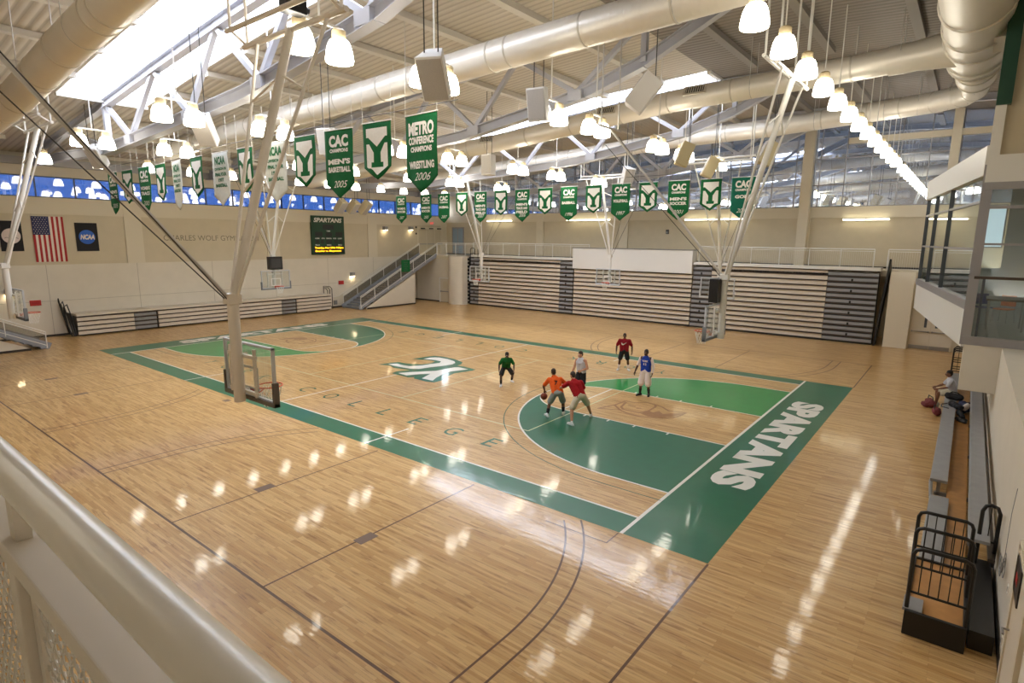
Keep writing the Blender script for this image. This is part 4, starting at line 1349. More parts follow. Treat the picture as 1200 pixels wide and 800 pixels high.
BB = [(-14.33, 'C', "green women's soccer banner, leftmost of the far row", cac("WOMEN'S", 'SOCCER'), '2007'), (-11.7, 'C', "green men's soccer banner, second from the left in the far row", cac("MEN'S", 'SOCCER'), '2005'), (-9.92, 'C', 'green baseball banner, third from the left in the far row', cac('BASEBALL'), '2007'), (-8.23, 'Y', 'white Y shield banner, leftmost shield of the far row'), (-6.54, 'C', "green men's track banner between the first two shields of the far row", cac("MEN'S", 'TRACK AND', 'FIELD'), '2007'), (-4.81, 'Y', 'white Y shield banner, second shield from the left in the far row'), (-3.09, 'C', "green men's track banner between the second and third shields of the far row", cac("MEN'S", 'TRACK AND', 'FIELD'), '2006'), (-1.35, 'Y', 'white Y shield banner, third shield from the left in the far row'), (.35, 'C', 'green baseball banner right of the third shield in the far row', cac('BASEBALL'), '1996'), (2.02, 'Y', 'white Y shield banner, fourth shield from the left in the far row'), (3.74, 'C', 'green volleyball banner above the white bleacher panel', cac('VOLLEYBALL'), '1997'), (5.36, 'Y', 'white Y shield banner, fifth shield, crossed by the long hoop brace'), (7.06, 'C', "green men's soccer banner near the right end of the far row", cac("MEN'S", 'SOCCER'), '2001'), (8.74, 'Y', 'white Y shield banner, rightmost shield of the far row'), (10.31, 'C', 'teal golf banner, rightmost of the far row behind the hoop pipes', cac('GOLF'), '2004')]
for b in BB:
    if b[1] == 'Y':
        banner(b[0], 11, 8.98, 'Y', b[2], W=1.12, rz=random.uniform(-3, 3))
    else:
        banner(b[0], 11, 8.98, 'C', b[2], b[3], W=1.12, year=b[4], rz=random.uniform(-3, 3), m='cloth_teal' if 'teal' in b[2] else 'cloth_green')
for yy, x0, x1, lb in ((-7.6, -15.5, 9, 'thin steel cable carrying the front row of banners'), (11, -15.5, 12, 'thin steel cable carrying the far row of banners')):
    tag(MB().tube([(x0, yy, 9.25), (x1, yy, 9.32)], .01, 5).build('banner_cable', M['cable']), lb, 'cable')

# ---------------------------------------------------------------- items on the left wall
t = thing('flag', 'United States flag hanging flat on the upper left wall', 'flag', (XL, -8.25, 4.4))
yA, yB, zA, zB = -9.0, -7.5, 4.38, 6.98
fx = XL - .03
f = MB()
for i in range(13):
    a, b = yA + (yB - yA) * i / 13, yA + (yB - yA) * (i + 1) / 13
    f.cur = i % 2
    f.box((fx, a, zA if True else 0), (fx + .02, b, zB))
f.build('stripes', [M['flag_red'], M['flag_white']], t)
f = MB().box((fx + .02, yA, zB - 1.05), (fx + .028, yA + (yB - yA) * 7 / 13, zB))
cn = f.build('canton', M['flag_blue'], t)
st = MB()
for r in range(9):
    for c in range(6 if r % 2 == 0 else 5):
        yy = yA + .07 + (c + (.5 if r % 2 else 0)) * .127
        zz = zB - .08 - r * .11
        st.prism([(.028 * (1 if k % 2 == 0 else .4) * math.sin(k * PI / 5), .028 * (1 if k % 2 == 0 else .4) * math.cos(k * PI / 5)) for k in range(10)], (fx + .03, yy, zz), Y, Z, 0)
st.build('stars', M['flag_white'], cn)
def disc_flag(yc, zc, w, h, label, dm, letters, r):
    t = thing('flag', label, 'flag', (XL, yc, zc - h / 2))
    MB().box((fx, yc - w / 2, zc - h / 2), (fx + .025, yc + w / 2, zc + h / 2)).build('cloth', M['flag_black'], t)
    MB().prism([(r * math.cos(a * PI / 16), r * math.sin(a * PI / 16)) for a in range(32)], (fx + .026, yc, zc), Y, Z, .006).build('disc', M[dm], t)
    e = MB()
    if letters:
        e.text(letters, (fx + .036, yc + .02, zc), Y, Z, r * 1.75, .3, .05, .25)
        e.build('lettering', M['flag_white'], t)
    else:
        e.tube([(fx + .034, yc - .3 + .6 * i / 10, zc - .12 + .05 * math.sin(i)) for i in range(11)], .014, 4).tube([(fx + .034, yc - .1, zc + .02), (fx + .034, yc + .05, zc + .12), (fx + .034, yc + .22, zc + .0)], .014, 4)
        e.build('emblem', M['dark'], t)
disc_flag(-6.4, 5.82, 1.14, 1.68, 'black wall banner with a blue disc reading NCAA', 'logo_blue', 'NCAA', .42)
disc_flag(-9.98, 5.85, 1.0, 1.68, 'black wall banner with a pale round emblem at the left edge', 'pale', '', .42)
e = MB().text('CHARLES WOLF GYMNASIUM', (XL - .05, 1.2, 5.8), Y, Z, 6.6, .36, .0, 0)
tag(e.build('wall_lettering', M['letter']), 'metal letters reading CHARLES WOLF GYMNASIUM on the left wall', 'wall lettering')
t = thing('scoreboard', 'green SPARTANS scoreboard with amber message on the left wall', 'scoreboard', (XL, 10.52, 4.5))
sx = XL + .12
MB().box((XL - .08, 8.95, 4.5), (sx, 12.1, 7.65)).build('board', M['score'], t, bev=.02)
e = MB().text('SPARTANS', (sx + .006, 10.52, 7.3), Y, Z, 2.7, .36, .035, .2)
e.build('team_name', M['net'], t)
dk = MB()
for a in ((10.0, 6.55, 11.05, 6.95), (9.25, 5.95, 9.95, 6.35), (10.25, 5.95, 10.85, 6.3), (11.2, 5.95, 11.9, 6.35), (9.25, 5.4, 9.6, 5.72), (9.75, 5.4, 10.05, 5.72), (10.25, 5.4, 10.85, 5.72), (11.05, 5.4, 11.4, 5.72), (11.55, 5.4, 11.9, 5.72)):
    dk.box((sx, a[0], a[1]), (sx + .006, a[2], a[3]))
dk.build('digit_window', M['scoredark'], t)
e = MB()
for body, y0, z0, w0 in (('TIME', 10.52, 6.42, .36), ('HOME', 9.45, 5.82, .4), ('POSS', 10.0, 5.82, .3), ('PERIOD', 10.55, 5.82, .5), ('POSS', 11.1, 5.82, .3), ('GUEST', 11.62, 5.82, .42), ('FOULS', 9.45, 5.28, .4), ('BONUS', 10.55, 5.28, .4), ('FOULS', 11.62, 5.28, .4)):
    e.text(body, (sx + .006, y0, z0), Y, Z, w0, .1, .02)
e.build('caption', M['net'], t)
MB().box((sx, 9.1, 4.62), (sx + .01, 12.0, 5.18)).build('message_panel', M['scoredark'], t)
e = MB().text('Tuesday, Nov 27th 7:00pm', (sx + .014, 10.55, 5.04), Y, Z, 2.75, .18, .03)
e.text('Goucher vs. Marymount', (sx + .014, 10.45, 4.78), Y, Z, 2.5, .18, .03)
e.build('message_text', M['amber'], t)
def wall_sconce(y, z, label):
    t = thing('wall_sconce', label, 'wall lamp', (XL, y, z), 'square wall sconces')
    MB().box((XL - .08, y - .17, z - .12), (XL + .3, y + .17, z + .2)).build('housing', M['dgrey'], t, bev=.02)
    MB().box((XL + .02, y - .14, z - .15), (XL + .26, y + .14, z - .121)).build('lamp_lens', M['sconce'], t)
    return t
wall_sconce(-10.46, 2.72, 'lit square sconce beside the near left stairs')
wall_sconce(12.75, 2.72, 'lit square sconce low on the wall beside the far stair foot')
wall_sconce(16.55, 6.72, 'lit square sconce high above the far stairs, left of two')
wall_sconce(19.65, 6.78, 'lit square sconce high above the far stairs, right of two')
for y, z, lb in ((-9.31, 2.04, 'red wall plate behind the hoop at the left edge'), (11.63, 2.1, 'red wall plate between the low bleachers and the far stairs')):
    t = thing('wall_plate', lb, 'wall plate', (XL, y, z))
    MB().box((XL, y - .26, z - .16), (XL + .05, y + .26, z + .16)).build('plate', M['red'], t, bev=.01)
    MB().box((XL + .05, y - .18, z - .05), (XL + .055, y + .18, z + .05)).build('plate_band', M['flag_red'], t)
t = thing('wall_box', 'small grey electrical box low on the left wall near the far stairs', 'electrical box', (XL, 10.95, .3))
MB().box((XL, 10.78, .25), (XL + .1, 11.12, .62)).build('box_body', M['boxgrey'], t, bev=.01)
MB().box((XL + .1, 10.83, .3), (XL + .115, 11.07, .57)).build('box_cover', M['grey'], t, bev=.005)
# ---------------------------------------------------------------- far bleachers (closed stack)
def closed_section(x0, x1, y, rows, rh, ends, label, top_panel=None):
    t = thing('bleacher_bank', label, 'bleachers', ((x0 + x1) / 2, y, 0), 'closed bleacher banks')
    MB().box((x0 + .03, y + .12, .02), (x1 - .03, y + .75, rows * rh - .1)).build('understructure', M['black'], t)
    for i in range(rows):
        yo = y + .02 * i * .5
        zb = .1 + i * rh
        cells = []
        xx = x0
        for kind, w in ends:
            cells.append((kind, xx, xx + w))
            xx += w
        for kind, a, b in cells:
            if kind == 'p':
                MB().box((a, yo, zb + .03), (b, yo + .1, zb + rh - .05)).build('riser_panel', M['beige'], t, bev=.006)
            else:
                MB().box((a + .02, yo - .02, zb + .02), (b - .02, yo + .1, zb + rh * .62)).build('aisle_step', M['dgrey'], t, bev=.006)
        MB().box((x0, yo - .06, zb + rh - .05), (x1, yo + .1, zb + rh)).build('seat_nosing', M['nosing'], t)
    MB().box((x0, y + .04, .0), (x1, y + .12, .1)).build('kick_strip', M['black'], t)
    lt = MB()
    for kind, a, b in [c for c in cells if c[0] == 'a']:
        for i in range(1, rows, 2):
            c = (a + b) / 2
            lt.box((c - .05, y - .05, .1 + i * rh + .02), (c + .05, y - .02, .1 + i * rh + rh * .5))
    if lt.v:
        lt.build('latch', M['black'], t)
    return t
RH = .322
b = closed_section(-16.2, -5.25, 20.6, 13, RH, [('a', 1.0), ('p', 8.65), ('a', 1.3)], 'closed beige bleacher bank, left third of the tall stack beside the curved wall')
r = MB()
for i in range(13):
    r.box((-16.32, 20.4, .1 + i * RH), (-16.22, 21.2, .1 + i * RH + .2))
r.box((-16.3, 20.6, 0), (-16.24, 21.2, 4.3))
r.build('end_panel', M['black'], b)
gr = MB()
for x in (-16.1, -15.2):
    gr.tube([(x, 20.55, 4.2), (x, 20.55, 4.95), (x, 20.65, 5.05), (x, 21.05, 5.05), (x, 21.15, 4.95), (x, 21.15, 4.3)], .025, 6)
    gr.tube([(x, 20.55, 4.6), (x, 21.15, 4.6)], .02, 6)
gr.build('end_rail', M['black'], b)
closed_section(-5.2, 4.35, 20.6, 11, RH, [('p', 9.55)], 'closed beige bleacher bank under the white panel, middle third of the tall stack')
c = closed_section(4.4, 15.35, 20.6, 13, RH, [('a', 1.3), ('p', 7.0), ('a', 2.65)], 'closed beige bleacher bank, right third of the tall stack')
MB().add([(15.4, 20.55, 0), (15.5, 20.55, 0), (15.5, 21.35, 0), (15.4, 21.35, 0), (15.75, 20.7, 5.0), (15.85, 20.7, 5.0), (15.85, 21.35, 4.4), (15.75, 21.35, 4.4)], [(3, 2, 1, 0), (4, 5, 6, 7), (0, 1, 5, 4), (1, 2, 6, 5), (2, 3, 7, 6), (3, 0, 4, 7)]).build('end_panel', M['black'], c)
t = thing('press_table_cover', 'white panel box on top of the middle bleacher bank', 'panel', (-.45, 20.6, 3.68))
MB().box((-5.25, 20.5, 3.68), (4.38, 21.3, 5.25)).build('panel_box', M['white_steel'], t, bev=.01)
MB().box((-5.3, 20.45, 5.25), (4.43, 21.33, 5.3)).build('panel_top', M['grey'], t)
# walkway
ww = MB().box((-20.6, 21.3, 4.0), (20.3, YF, 4.32))
walk = struct(ww.build('floor_walkway', M['pil']), 'raised walkway along the far wall', 'walkway')
MB().box((-16.0, 20.55, 4.3), (-5.3, 21.4, 4.48)).box((4.45, 20.55, 4.3), (15.4, 21.4, 4.48)).build('walkway_ledge', M['white_steel'], walk)
def guard(name, label, pts, h, post, m='white_steel', mid=None):
    """guard rail: posts along a polyline, top and bottom rail, mesh infill panels"""
    t = thing(name, label, 'railing', pts[0])
    tr = MB()
    tr.tube([V(p) + Z * h for p in pts], .032, 8)
    tr.build('top_rail', M[m], t, 40)
    br = MB()
    br.tube([V(p) + Z * .1 for p in pts], .02, 6).tube([V(p) + Z * (h - .12) for p in pts], .018, 6)
    br.build('lower_rail', M[m], t, 40)
    for p, q in zip(pts[:-1], pts[1:]):
        p, q = V(p), V(q)
        n = max(1, round((q - p).length / post))
        for i in range(n + 1):
            c = p.lerp(q, i / n)
            MB().tube([c, c + Z * h], .026, 6).build('post', M[m], t, 40)
        inf = MB()
        k = int((q - p).length / .11)
        for i in range(k):
            c = p.lerp(q, (i + .5) / k)
            inf.tube([c + Z * .1, c + Z * (h - .12)], .0055, 3, False, False)
        inf.build('infill_bars', M[m], t)
    return t
guard('guard_rail', 'white guard rail along the walkway above the left bleacher bank', [(-16.5, 21.42, 4.32), (-4.3, 21.42, 4.32)], 1.2, 1.75)
guard('guard_rail', 'white guard rail along the walkway above the right bleacher bank', [(4.5, 21.42, 4.32), (14.9, 21.42, 4.32)], 1.2, 1.75)
guard('guard_rail', 'white guard rail above the beige pier beside the booth', [(15.6, 21.3, 4.32), (19.6, 21.0, 4.32)], 1.2, 2)

# pier, recess wall and doors at the right end
pier = MB().box((15.9, 20.55, 0), (17.05, 22.5, 4.3))
tag(pier.build('wall_pier', M['pil'], bev=.01), 'beige wall pier at the right end of the tall bleachers', 'pier')
rw = MB().box((17.05, 21.05, 0), (XR, 21.35, 4.3))
struct(rw.build('wall_recess', M['upper']), 'wall with double doors under the walkway', 'wall')
t = thing('double_door', 'cream double door under the walkway, right of the beige pier', 'door', (18.05, 21.0, 0))
MB().box((17.02, 20.98, 0), (17.1, 21.06, 2.2)).box((18.98, 20.98, 0), (19.06, 21.06, 2.2)).box((17.02, 20.98, 2.14), (19.06, 21.06, 2.22)).build('door_frame', M['pil'], t)
for a, b in ((17.1, 18.03), (18.05, 18.98)):
    lf = MB().box((a, 21.0, .02), (b, 21.04, 2.13)).build('door_leaf', M['door'], t, bev=.006)
    cx = (a + b) / 2
    s = 1 if a < 17.5 else -1
    MB().box((cx + s * .16, 20.985, 1.25), (cx + s * .28, 20.999, 1.85)).build('vision_panel', M['dalu'], lf)
    MB().box((a + .05, 20.93, .98), (b - .05, 20.98, 1.04)).box((a + .05, 20.93, .96), (a + .1, 21.0, 1.06)).box((b - .1, 20.93, .96), (b - .05, 21.0, 1.06)).build('push_bar', M['metal'], lf)
    MB().box((a, 20.99, .02), (b, 20.999, .22)).build('kick_plate', M['metal'], lf)

# ---------------------------------------------------------------- far left stairs and landing
def stairs(name, label, x0, x1, y0, dy, n, zt, side_x, wall_to=None):
    """steps rise from y0 in direction sign(dy)"""
    t = thing(name, label, 'stairs', ((x0 + x1) / 2, y0, 0))
    rise = zt / n
    run = dy / n
    for i in range(n):
        a, b = y0 + run * i, y0 + run * (i + 1)
        MB().box((x0, a, rise * i + .02), (x1, b, rise * (i + 1))).build('step', M['concrete'], t, bev=.01)
    s = 1 if dy > 0 else -1
    for sx, nm in ((x0, 0), (x1, 1)):
        k = MB()
        k.beam((sx, y0 - s * .1, -.0 + .12), (sx, y0 + dy, zt + .05), .06, .36)
        k.build('stringer', M['concrete'], t)
    return t
NST = 26
ts = stairs('staircase', 'far staircase climbing along the left wall to the walkway', -22.4, -20.1, 11.35, 8.9, NST, 4.32, -20.1)
sw = MB()
sw.add([(-20.2, 12.0, 0), (-20.2, 17.45, 0), (-20.2, 17.45, 2.75), (-20.2, 12.0, .1), (-20.05, 12.0, 0), (-20.05, 17.45, 0), (-20.05, 17.45, 2.75), (-20.05, 12.0, .1)], [(0, 1, 2, 3), (7, 6, 5, 4), (0, 4, 5, 1), (1, 5, 6, 2), (2, 6, 7, 3), (3, 7, 4, 0)])
sw.build('side_wall', M['wall'], ts)
MB().box((-20.05, 12.0, 0), (-20.03, 17.45, .12)).build('skirting', M['base'], ts)
def sloped_rail(t, x, pa, pb, m, panels=6, h=1.0):
    """stair railing with mesh panels between (y, z) ends pa and pb"""
    (ya, za), (yb_, zb) = pa, pb
    MB().tube([(x, ya, za), (x, ya, za + h), (x, yb_, zb + h)], .032, 8).build('handrail', M[m], t, 40)
    q = MB()
    q.tube([(x, ya, za + .14), (x, yb_, zb + .14)], .022, 6).tube([(x, ya, za + h - .12), (x, yb_, zb + h - .12)], .02, 6)
    q.build('lower_rail', M[m], t, 40)
    for i in range(panels + 1):
        f = i / panels
        yy, zz = ya + (yb_ - ya) * f, za + (zb - za) * f
        MB().tube([(x, yy, zz), (x, yy, zz + h)], .026, 6).build('post', M[m], t, 40)
    MB().add([(x - .004, ya, za + .16), (x - .004, yb_, zb + .16), (x - .004, yb_, zb + h - .14), (x - .004, ya, za + h - .14), (x + .004, ya, za + .16), (x + .004, yb_, zb + .16), (x + .004, yb_, zb + h - .14), (x + .004, ya, za + h - .14)], [(0, 1, 2, 3), (7, 6, 5, 4), (0, 4, 5, 1), (1, 5, 6, 2), (2, 6, 7, 3), (3, 7, 4, 0)]).build('mesh_panel', M['mesh_rail'], t)
sloped_rail(ts, -20.08, (11.4, .1), (20.25, 4.4), 'white_steel')
sloped_rail(ts, -22.42, (11.4, .1), (20.25, 4.4), 'white_steel')
MB().tube([(-22.9, 10.6, .95), (-22.9, 11.2, .95), (-22.9, 16, 3.3)], .025, 6).build('wall_handrail', M['white_steel'], ts, 40)
t = thing('stair_sign', 'small green sign fixed to the far stair railing', 'sign', (-20.03, 16.3, 3.1))
MB().box((-20.04, 15.85, 2.95), (-20.02, 16.85, 4.0)).build('sign_panel', M['cloth_green'], t, bev=.004)
e = MB()
for i, (wd, zz) in enumerate(((.5, 3.78), (.34, 3.6), (.56, 3.43), (.3, 3.26), (.44, 3.1))):
    e.box((-20.02, 16.35 - wd / 2, zz - .045), (-20.016, 16.35 + wd / 2, zz + .045))
e.build('sign_lines', M['thin_green'], t)
ld = MB()
ld.box((-23, 20.2, 4.0), (-16.4, YF, 4.32))
landing = struct(ld.build('floor_landing', M['pil']), 'landing at the top of the far stairs', 'landing')
# wall below the landing: alcove wall with door, then the curved bulge
cw = MB()
cw.box((-22.9, 20.3, 0), (-18.3, 20.5, 4.0))
pts = [(-19.0, 20.3)]
struct(cw.build('wall_alcove', M['wall']), 'alcove wall under the landing', 'wall')
bulge = [(-18.3, 22), (-18.3, 20.4)] + [(-17.3 + 1.0 * math.cos(math.radians(a)), 20.2 + .75 * math.sin(math.radians(a))) for a in range(180, 331, 10)] + [(-16.38, 20.6), (-16.38, 22)]
cv = MB().prism(bulge, (0, 0, 0), X, Y, 4.3)
tag(cv.build('curved_wall', M['wall'], None, 35), 'rounded cream wall bulge between the alcove door and the tall bleachers', 'wall')
struct(MB().box((-22.9, 20.27, 0), (-18.3, 20.3, .12)).build('baseboard_alcove', M['base']))
t = thing('door', 'cream door with two narrow panes under the far landing', 'door', (-19.1, 20.3, 0))
MB().box((-19.75, 20.22, 0), (-19.65, 20.3, 2.3)).box((-18.45, 20.22, 0), (-18.35, 20.3, 2.3)).box((-19.75, 20.22, 2.2), (-18.35, 20.3, 2.3)).build('door_frame', M['white_steel'], t)
lf = MB().box((-19.65, 20.25, .02), (-18.45, 20.29, 2.2)).build('door_leaf', M['door'], t)
MB().box((-19.2, 20.24, 1.3), (-19.1, 20.25, 1.95)).box((-18.95, 20.24, 1.3), (-18.85, 20.25, 1.95)).build('vision_panel', M['speaker_tan'], lf)
MB().box((-19.6, 20.18, .98), (-18.5, 20.23, 1.05)).box((-19.6, 20.18, .95), (-19.5, 20.25, 1.08)).build('push_bar', M['metal'], lf)
guard('guard_rail', 'white guard rail in front of the upper doors on the far landing', [(-20.05, 20.3, 4.32), (-16.5, 20.3, 4.32), (-16.5, 21.4, 4.32)], 1.15, 1.2)
t = thing('double_door', 'row of tan upper doors on the left wall at the head of the stairs', 'door', (XL, 22.4, 4.32))
for a in (20.75, 21.85, 22.95):
    lf = MB().box((XL - .06, a, 4.34), (XL - .01, a + 1.02, 6.75)).build('door_leaf', M['upper'], t, bev=.01)
    MB().box((XL - .01, a + .05, 5.3), (XL + .06, a + .97, 5.37)).build('push_bar', M['metal'], lf)
    MB().box((XL - .01, a + .3, 6.78), (XL + .12, a + .75, 6.88)).build('door_closer', M['dark'], lf)
MB().box((XL - .08, 20.6, 4.32), (XL - .02, 24.1, 7.0)).build('door_frame', M['pil'], t)
t = thing('exit_sign', 'small red exit sign above the upper doors by the far stairs', 'sign', (XL, 22.4, 7.3))
MB().box((XL - .05, 22.15, 7.2), (XL + .08, 22.75, 7.5)).build('sign_case', M['pale'], t)
MB().text('EXIT', (XL + .085, 22.45, 7.35), Y, Z, .46, .2, .03).build('lettering', M['exit'], t)
t = thing('glass_door', 'blue grey glass door at the left end of the far wall', 'door', (-21.4, YF, 4.32))
MB().box((-22.2, YF - .06, 4.32), (-22.08, YF, 7.0)).box((-20.72, YF - .06, 4.32), (-20.6, YF, 7.0)).box((-22.2, YF - .06, 6.88), (-20.6, YF, 7.0)).box((-21.45, YF - .05, 4.32), (-21.37, YF, 6.9)).box((-22.1, YF - .05, 5.2), (-20.7, YF, 5.3)).build('door_frame', M['alu'], t)
MB().box((-22.08, YF - .04, 4.35), (-20.72, YF - .01, 6.88)).build('door_pane', mat('door_dusk', (150, 170, 186), .15), t)
t = thing('wall_box', 'two small dark switches on the left wall beside the upper doors', 'switch', (XL, 20.5, 6.4))
for zz in (6.25, 6.85):
    MB().box((XL - .08, 20.38, zz), (XL + .03, 20.5, zz + .16)).build('switch_plate', M['dark'], t)
# fluorescent strips on the far wall
def strip_light(x0, x1, z, label):
    t = thing('strip_light', label, 'wall light', ((x0 + x1) / 2, YF - .12, z), 'strip lights on the far wall')
    MB().box((x0, YF - .2, z - .02), (x1, YF - .1, z + .08)).build('housing', M['white_steel'], t)
    n = 2
    for i in range(n):
        a, b = x0 + (x1 - x0) * (i + .02) / n, x0 + (x1 - x0) * (i + .98) / n
        MB().tube([(a, YF - .25, z + .03), (b, YF - .25, z + .03)], .045, 10).build('lamp_tube', M['tube'], t, 40)
strip_light(12.6, 15.15, 7.3, 'glowing strip light on the far wall nearest the booth')
strip_light(2.1, 6.9, 7.42, 'glowing strip light on the far wall behind the right main hoop')
strip_light(-8.4, -4.2, 7.5, 'glowing strip light on the far wall above the middle bleachers')
strip_light(-17.4, -14.4, 7.52, 'glowing strip light on the far wall at the left end by the glass door')
t = thing('wall_speaker', 'small dark box high on the far wall between two strip lights', 'wall speaker', (.7, YF, 6.5))
MB().box((.62, YF - .14, 6.4), (.82, YF, 6.72)).build('case', M['dark'], t, bev=.01)
MB().box((.65, YF - .15, 6.44), (.79, YF - .14, 6.6)).build('speaker_grille', M['grey'], t)

# ---------------------------------------------------------------- near left stairs (partly in view)
t2 = stairs('staircase', 'near left staircase entering the picture at the left edge', -20.8, -18.55, -10.0, -6.6, 20, 3.3, -18.55)
sw = MB()
sw.add([(-18.75, -10.7, 0), (-18.75, -16.6, 0), (-18.75, -16.6, 2.9), (-18.75, -10.7, .1), (-18.6, -10.7, 0), (-18.6, -16.6, 0), (-18.6, -16.6, 2.9), (-18.6, -10.7, .1)], [(3, 2, 1, 0), (4, 5, 6, 7), (1, 5, 4, 0), (2, 6, 5, 1), (3, 7, 6, 2), (0, 4, 7, 3)])
sw.build('side_wall', M['wall'], t2)
MB().box((-18.6, -16.6, 0), (-18.58, -10.7, .12)).build('skirting', M['base'], t2)
sloped_rail(t2, -18.53, (-10.05, .05), (-16.5, 3.3), 'white_steel', 4, .85)

# ---------------------------------------------------------------- low bleachers on the left wall
t = thing('low_bleachers', 'low closed bleachers with four beige rows along the left wall', 'bleachers', (-22, 1, 0))
xf, y0, y1 = -21.75, -7.75, 9.7
MB().box((XL + .03, y0 + .1, .02), (xf - .12, y1 - .1, 1.2)).build('understructure', M['black'], t)
cells = [('p', y0, -4.75), ('a', -4.75, -3.35), ('p', -3.35, 5.3), ('a', 5.3, 6.6), ('p', 6.6, y1)]
for i in range(4):
    zb = .08 + .27 * i
    for kd, a, b in cells:
        if kd == 'p':
            MB().box((xf - .1, a, zb + .02), (xf, b, zb + .225)).build('riser_panel', M['beige'], t, bev=.006)
        else:
            MB().box((xf - .1, a + .02, zb + .02), (xf + .02, b - .12, zb + .2)).build('aisle_step', M['grey'], t, bev=.006)
    MB().box((xf - .1, y0, zb + .23), (xf + .03, y1, zb + .27)).build('seat_nosing', M['nosing'], t)
MB().box((XL + .05, y0, 1.2), (xf + .03, y1, 1.32)).build('top_bench', M['beige'], t, bev=.01)
r = MB()
for i, dx in enumerate((0, .18, .36)):
    r.tube([(xf + .02, y0 - .1 - dx * .6, .06), (xf - .2 - dx, y0 - .22 - dx * .8, 1.3), (xf - .4 - dx, y0 - .3 - dx * .8, 1.9 + dx), (XL + .15, y0 - .3 - dx * .6, 1.7 + dx), (XL + .12, y0 - .15, .1)], .035, 6)
for i in range(8):
    r.beam((xf - .02 - .07 * i, y0 - .12, .05), (xf - .3 - .07 * i, y0 - .25, 1.4), .04, .05)
r.build('end_rail', M['black'], t)
r = MB()
for dx in (0, .3, .6):
    r.tube([(xf - dx, y1 + .12, .1), (xf - dx, y1 + .12, 1.75 - dx * .3), (xf - dx - .22, y1 + .12, 1.9 - dx * .3), (XL + .1, y1 + .12, 1.9 - dx * .3), (XL + .1, y1 + .12, .1)], .03, 6)
r.build('end_rail', M['black'], t)

# ---------------------------------------------------------------- extended low bleachers on the right wall
t = thing('low_bleachers', 'extended grey bench bleachers along the right wall', 'bleachers', (19.7, 2, 0))
MB().box((19.2, -2.2, .38), (19.54, 12.2, .45)).box((19.2, -2.2, .28), (19.24, 12.2, .4)).build('seat_plank', M['seat'], t, bev=.008)
MB().box((19.25, -7.9, .24), (19.6, -2.9, .3)).box((19.24, -7.9, .14), (19.28, -2.9, .26)).build('step_plank', M['seat'], t, bev=.008)
MB().box((19.55, -6.4, .14), (19.92, 12.2, .2)).build('foot_deck', M['woodplank'], t)
MB().box((19.92, -6.2, .8), (20.2, 12.2, .86)).box((19.9, -6.2, .7), (19.94, 12.2, .83)).build('seat_plank', M['seat'], t, bev=.008)
MB().box((20.2, -6.2, .5), (20.3, 12.2, .56)).build('foot_deck', M['rub'], t)
lg = MB()
for yy in (-2.0, 1.5, 5, 8.5, 12):
    lg.box((19.34, yy - .04, 0), (19.42, yy + .04, .38)).box((20.0, yy - .04, 0), (20.08, yy + .04, .8)).box((19.3, yy - .04, .0), (20.2, yy + .04, .08))
    lg.box((19.7, yy - .03, 0), (19.76, yy + .03, .15))
for yy in (-7.4, -3.2):
    lg.box((19.38, yy - .04, 0), (19.46, yy + .04, .25))
lg.build('support_frame', M['dgrey'], t)
lg = MB().tube([(19.22, -2.1, .36), (19.27, -2.9, .2)], .04, 6).build('link_arm', M['grey'], t)
t = thing('aisle_stand', 'black railed aisle stand at the near end of the right bleachers', 'stand', (19.55, -7.5, 0))
MB().box((19.18, -8.52, 0), (19.95, -8.45, .4)).box((19.18, -8.5, 0), (19.22, -6.5, .4)).box((19.9, -8.5, 0), (19.95, -6.5, .4)).box((19.18, -6.55, 0), (19.95, -6.5, .4)).build('base_box', M['black'], t, bev=.008)
MB().box((19.21, -8.46, .3), (19.91, -6.54, .36)).build('deck_board', M['woodplank'], t)
MB().box((19.15, -8.46, .36), (19.4, -8.05, .41)).build('grey_tread', M['seat'], t, bev=.005)
for yy, x0, zt, zb in ((-8.42, 19.2, 1.4, .36), (-7.5, 19.18, 1.36, .36), (-6.7, 19.17, 1.33, .36)):
    x1 = 19.93
    k = MB()
    k.tube([(x0, yy, zb), (x0, yy, zt - .1), (x0 + .03, yy, zt - .03), (x0 + .1, yy, zt), (x1 - .1, yy, zt), (x1 - .03, yy, zt - .03), (x1, yy, zt - .1), (x1, yy, zb)], .03, 8)
    k.tube([(x0, yy, zb + .32), (x1, yy, zb + .32)], .02, 6)
    for i in range(1, 6):
        xx = x0 + (x1 - x0) * i / 6
        k.tube([(xx, yy, zb + .32), (xx, yy, zt)], .008, 5)
    k.build('guard_frame', M['black'], t, 40)
k = MB()
k.tube([(20.05, -5.9, .3), (20.05, -5.9, 1.3), (20.09, -5.9, 1.4), (20.16, -5.9, 1.43), (20.25, -5.9, 1.4), (20.29, -5.9, 1.3), (20.29, -5.9, .3)], .032, 8)
k.tube([(20.05, -5.9, .75), (20.29, -5.9, .75)], .02, 6).tube([(20.17, -5.9, .75), (20.17, -5.9, 1.43)], .008, 5)
k.build('guard_frame', M['black'], t, 40)
MB().box((19.98, -8.3, 0), (20.28, -5.7, .3)).build('side_box', M['black'], t)
t = thing('bleacher_rail', 'black looped rail at the far end of the right bleachers beside the doors', 'railing', (19.6, 12.6, 0))
for yy in (12.4, 13.0, 13.6):
    k = MB()
    k.tube([(19.25, yy, 0), (19.25, yy, 1.3), (19.32, yy, 1.4), (20.1, yy, 1.4), (20.17, yy, 1.3), (20.17, yy, 0)], .03, 8)
    k.tube([(19.25, yy, .9), (20.17, yy, .9)], .02, 6).tube([(19.25, yy, .5), (20.17, yy, .5)], .02, 6)
    for i in range(1, 5):
        xx = 19.25 + .92 * i / 5
        k.tube([(xx, yy, .5), (xx, yy, 1.4)], .008, 5)
    k.build('guard_frame', M['black'], t, 40)
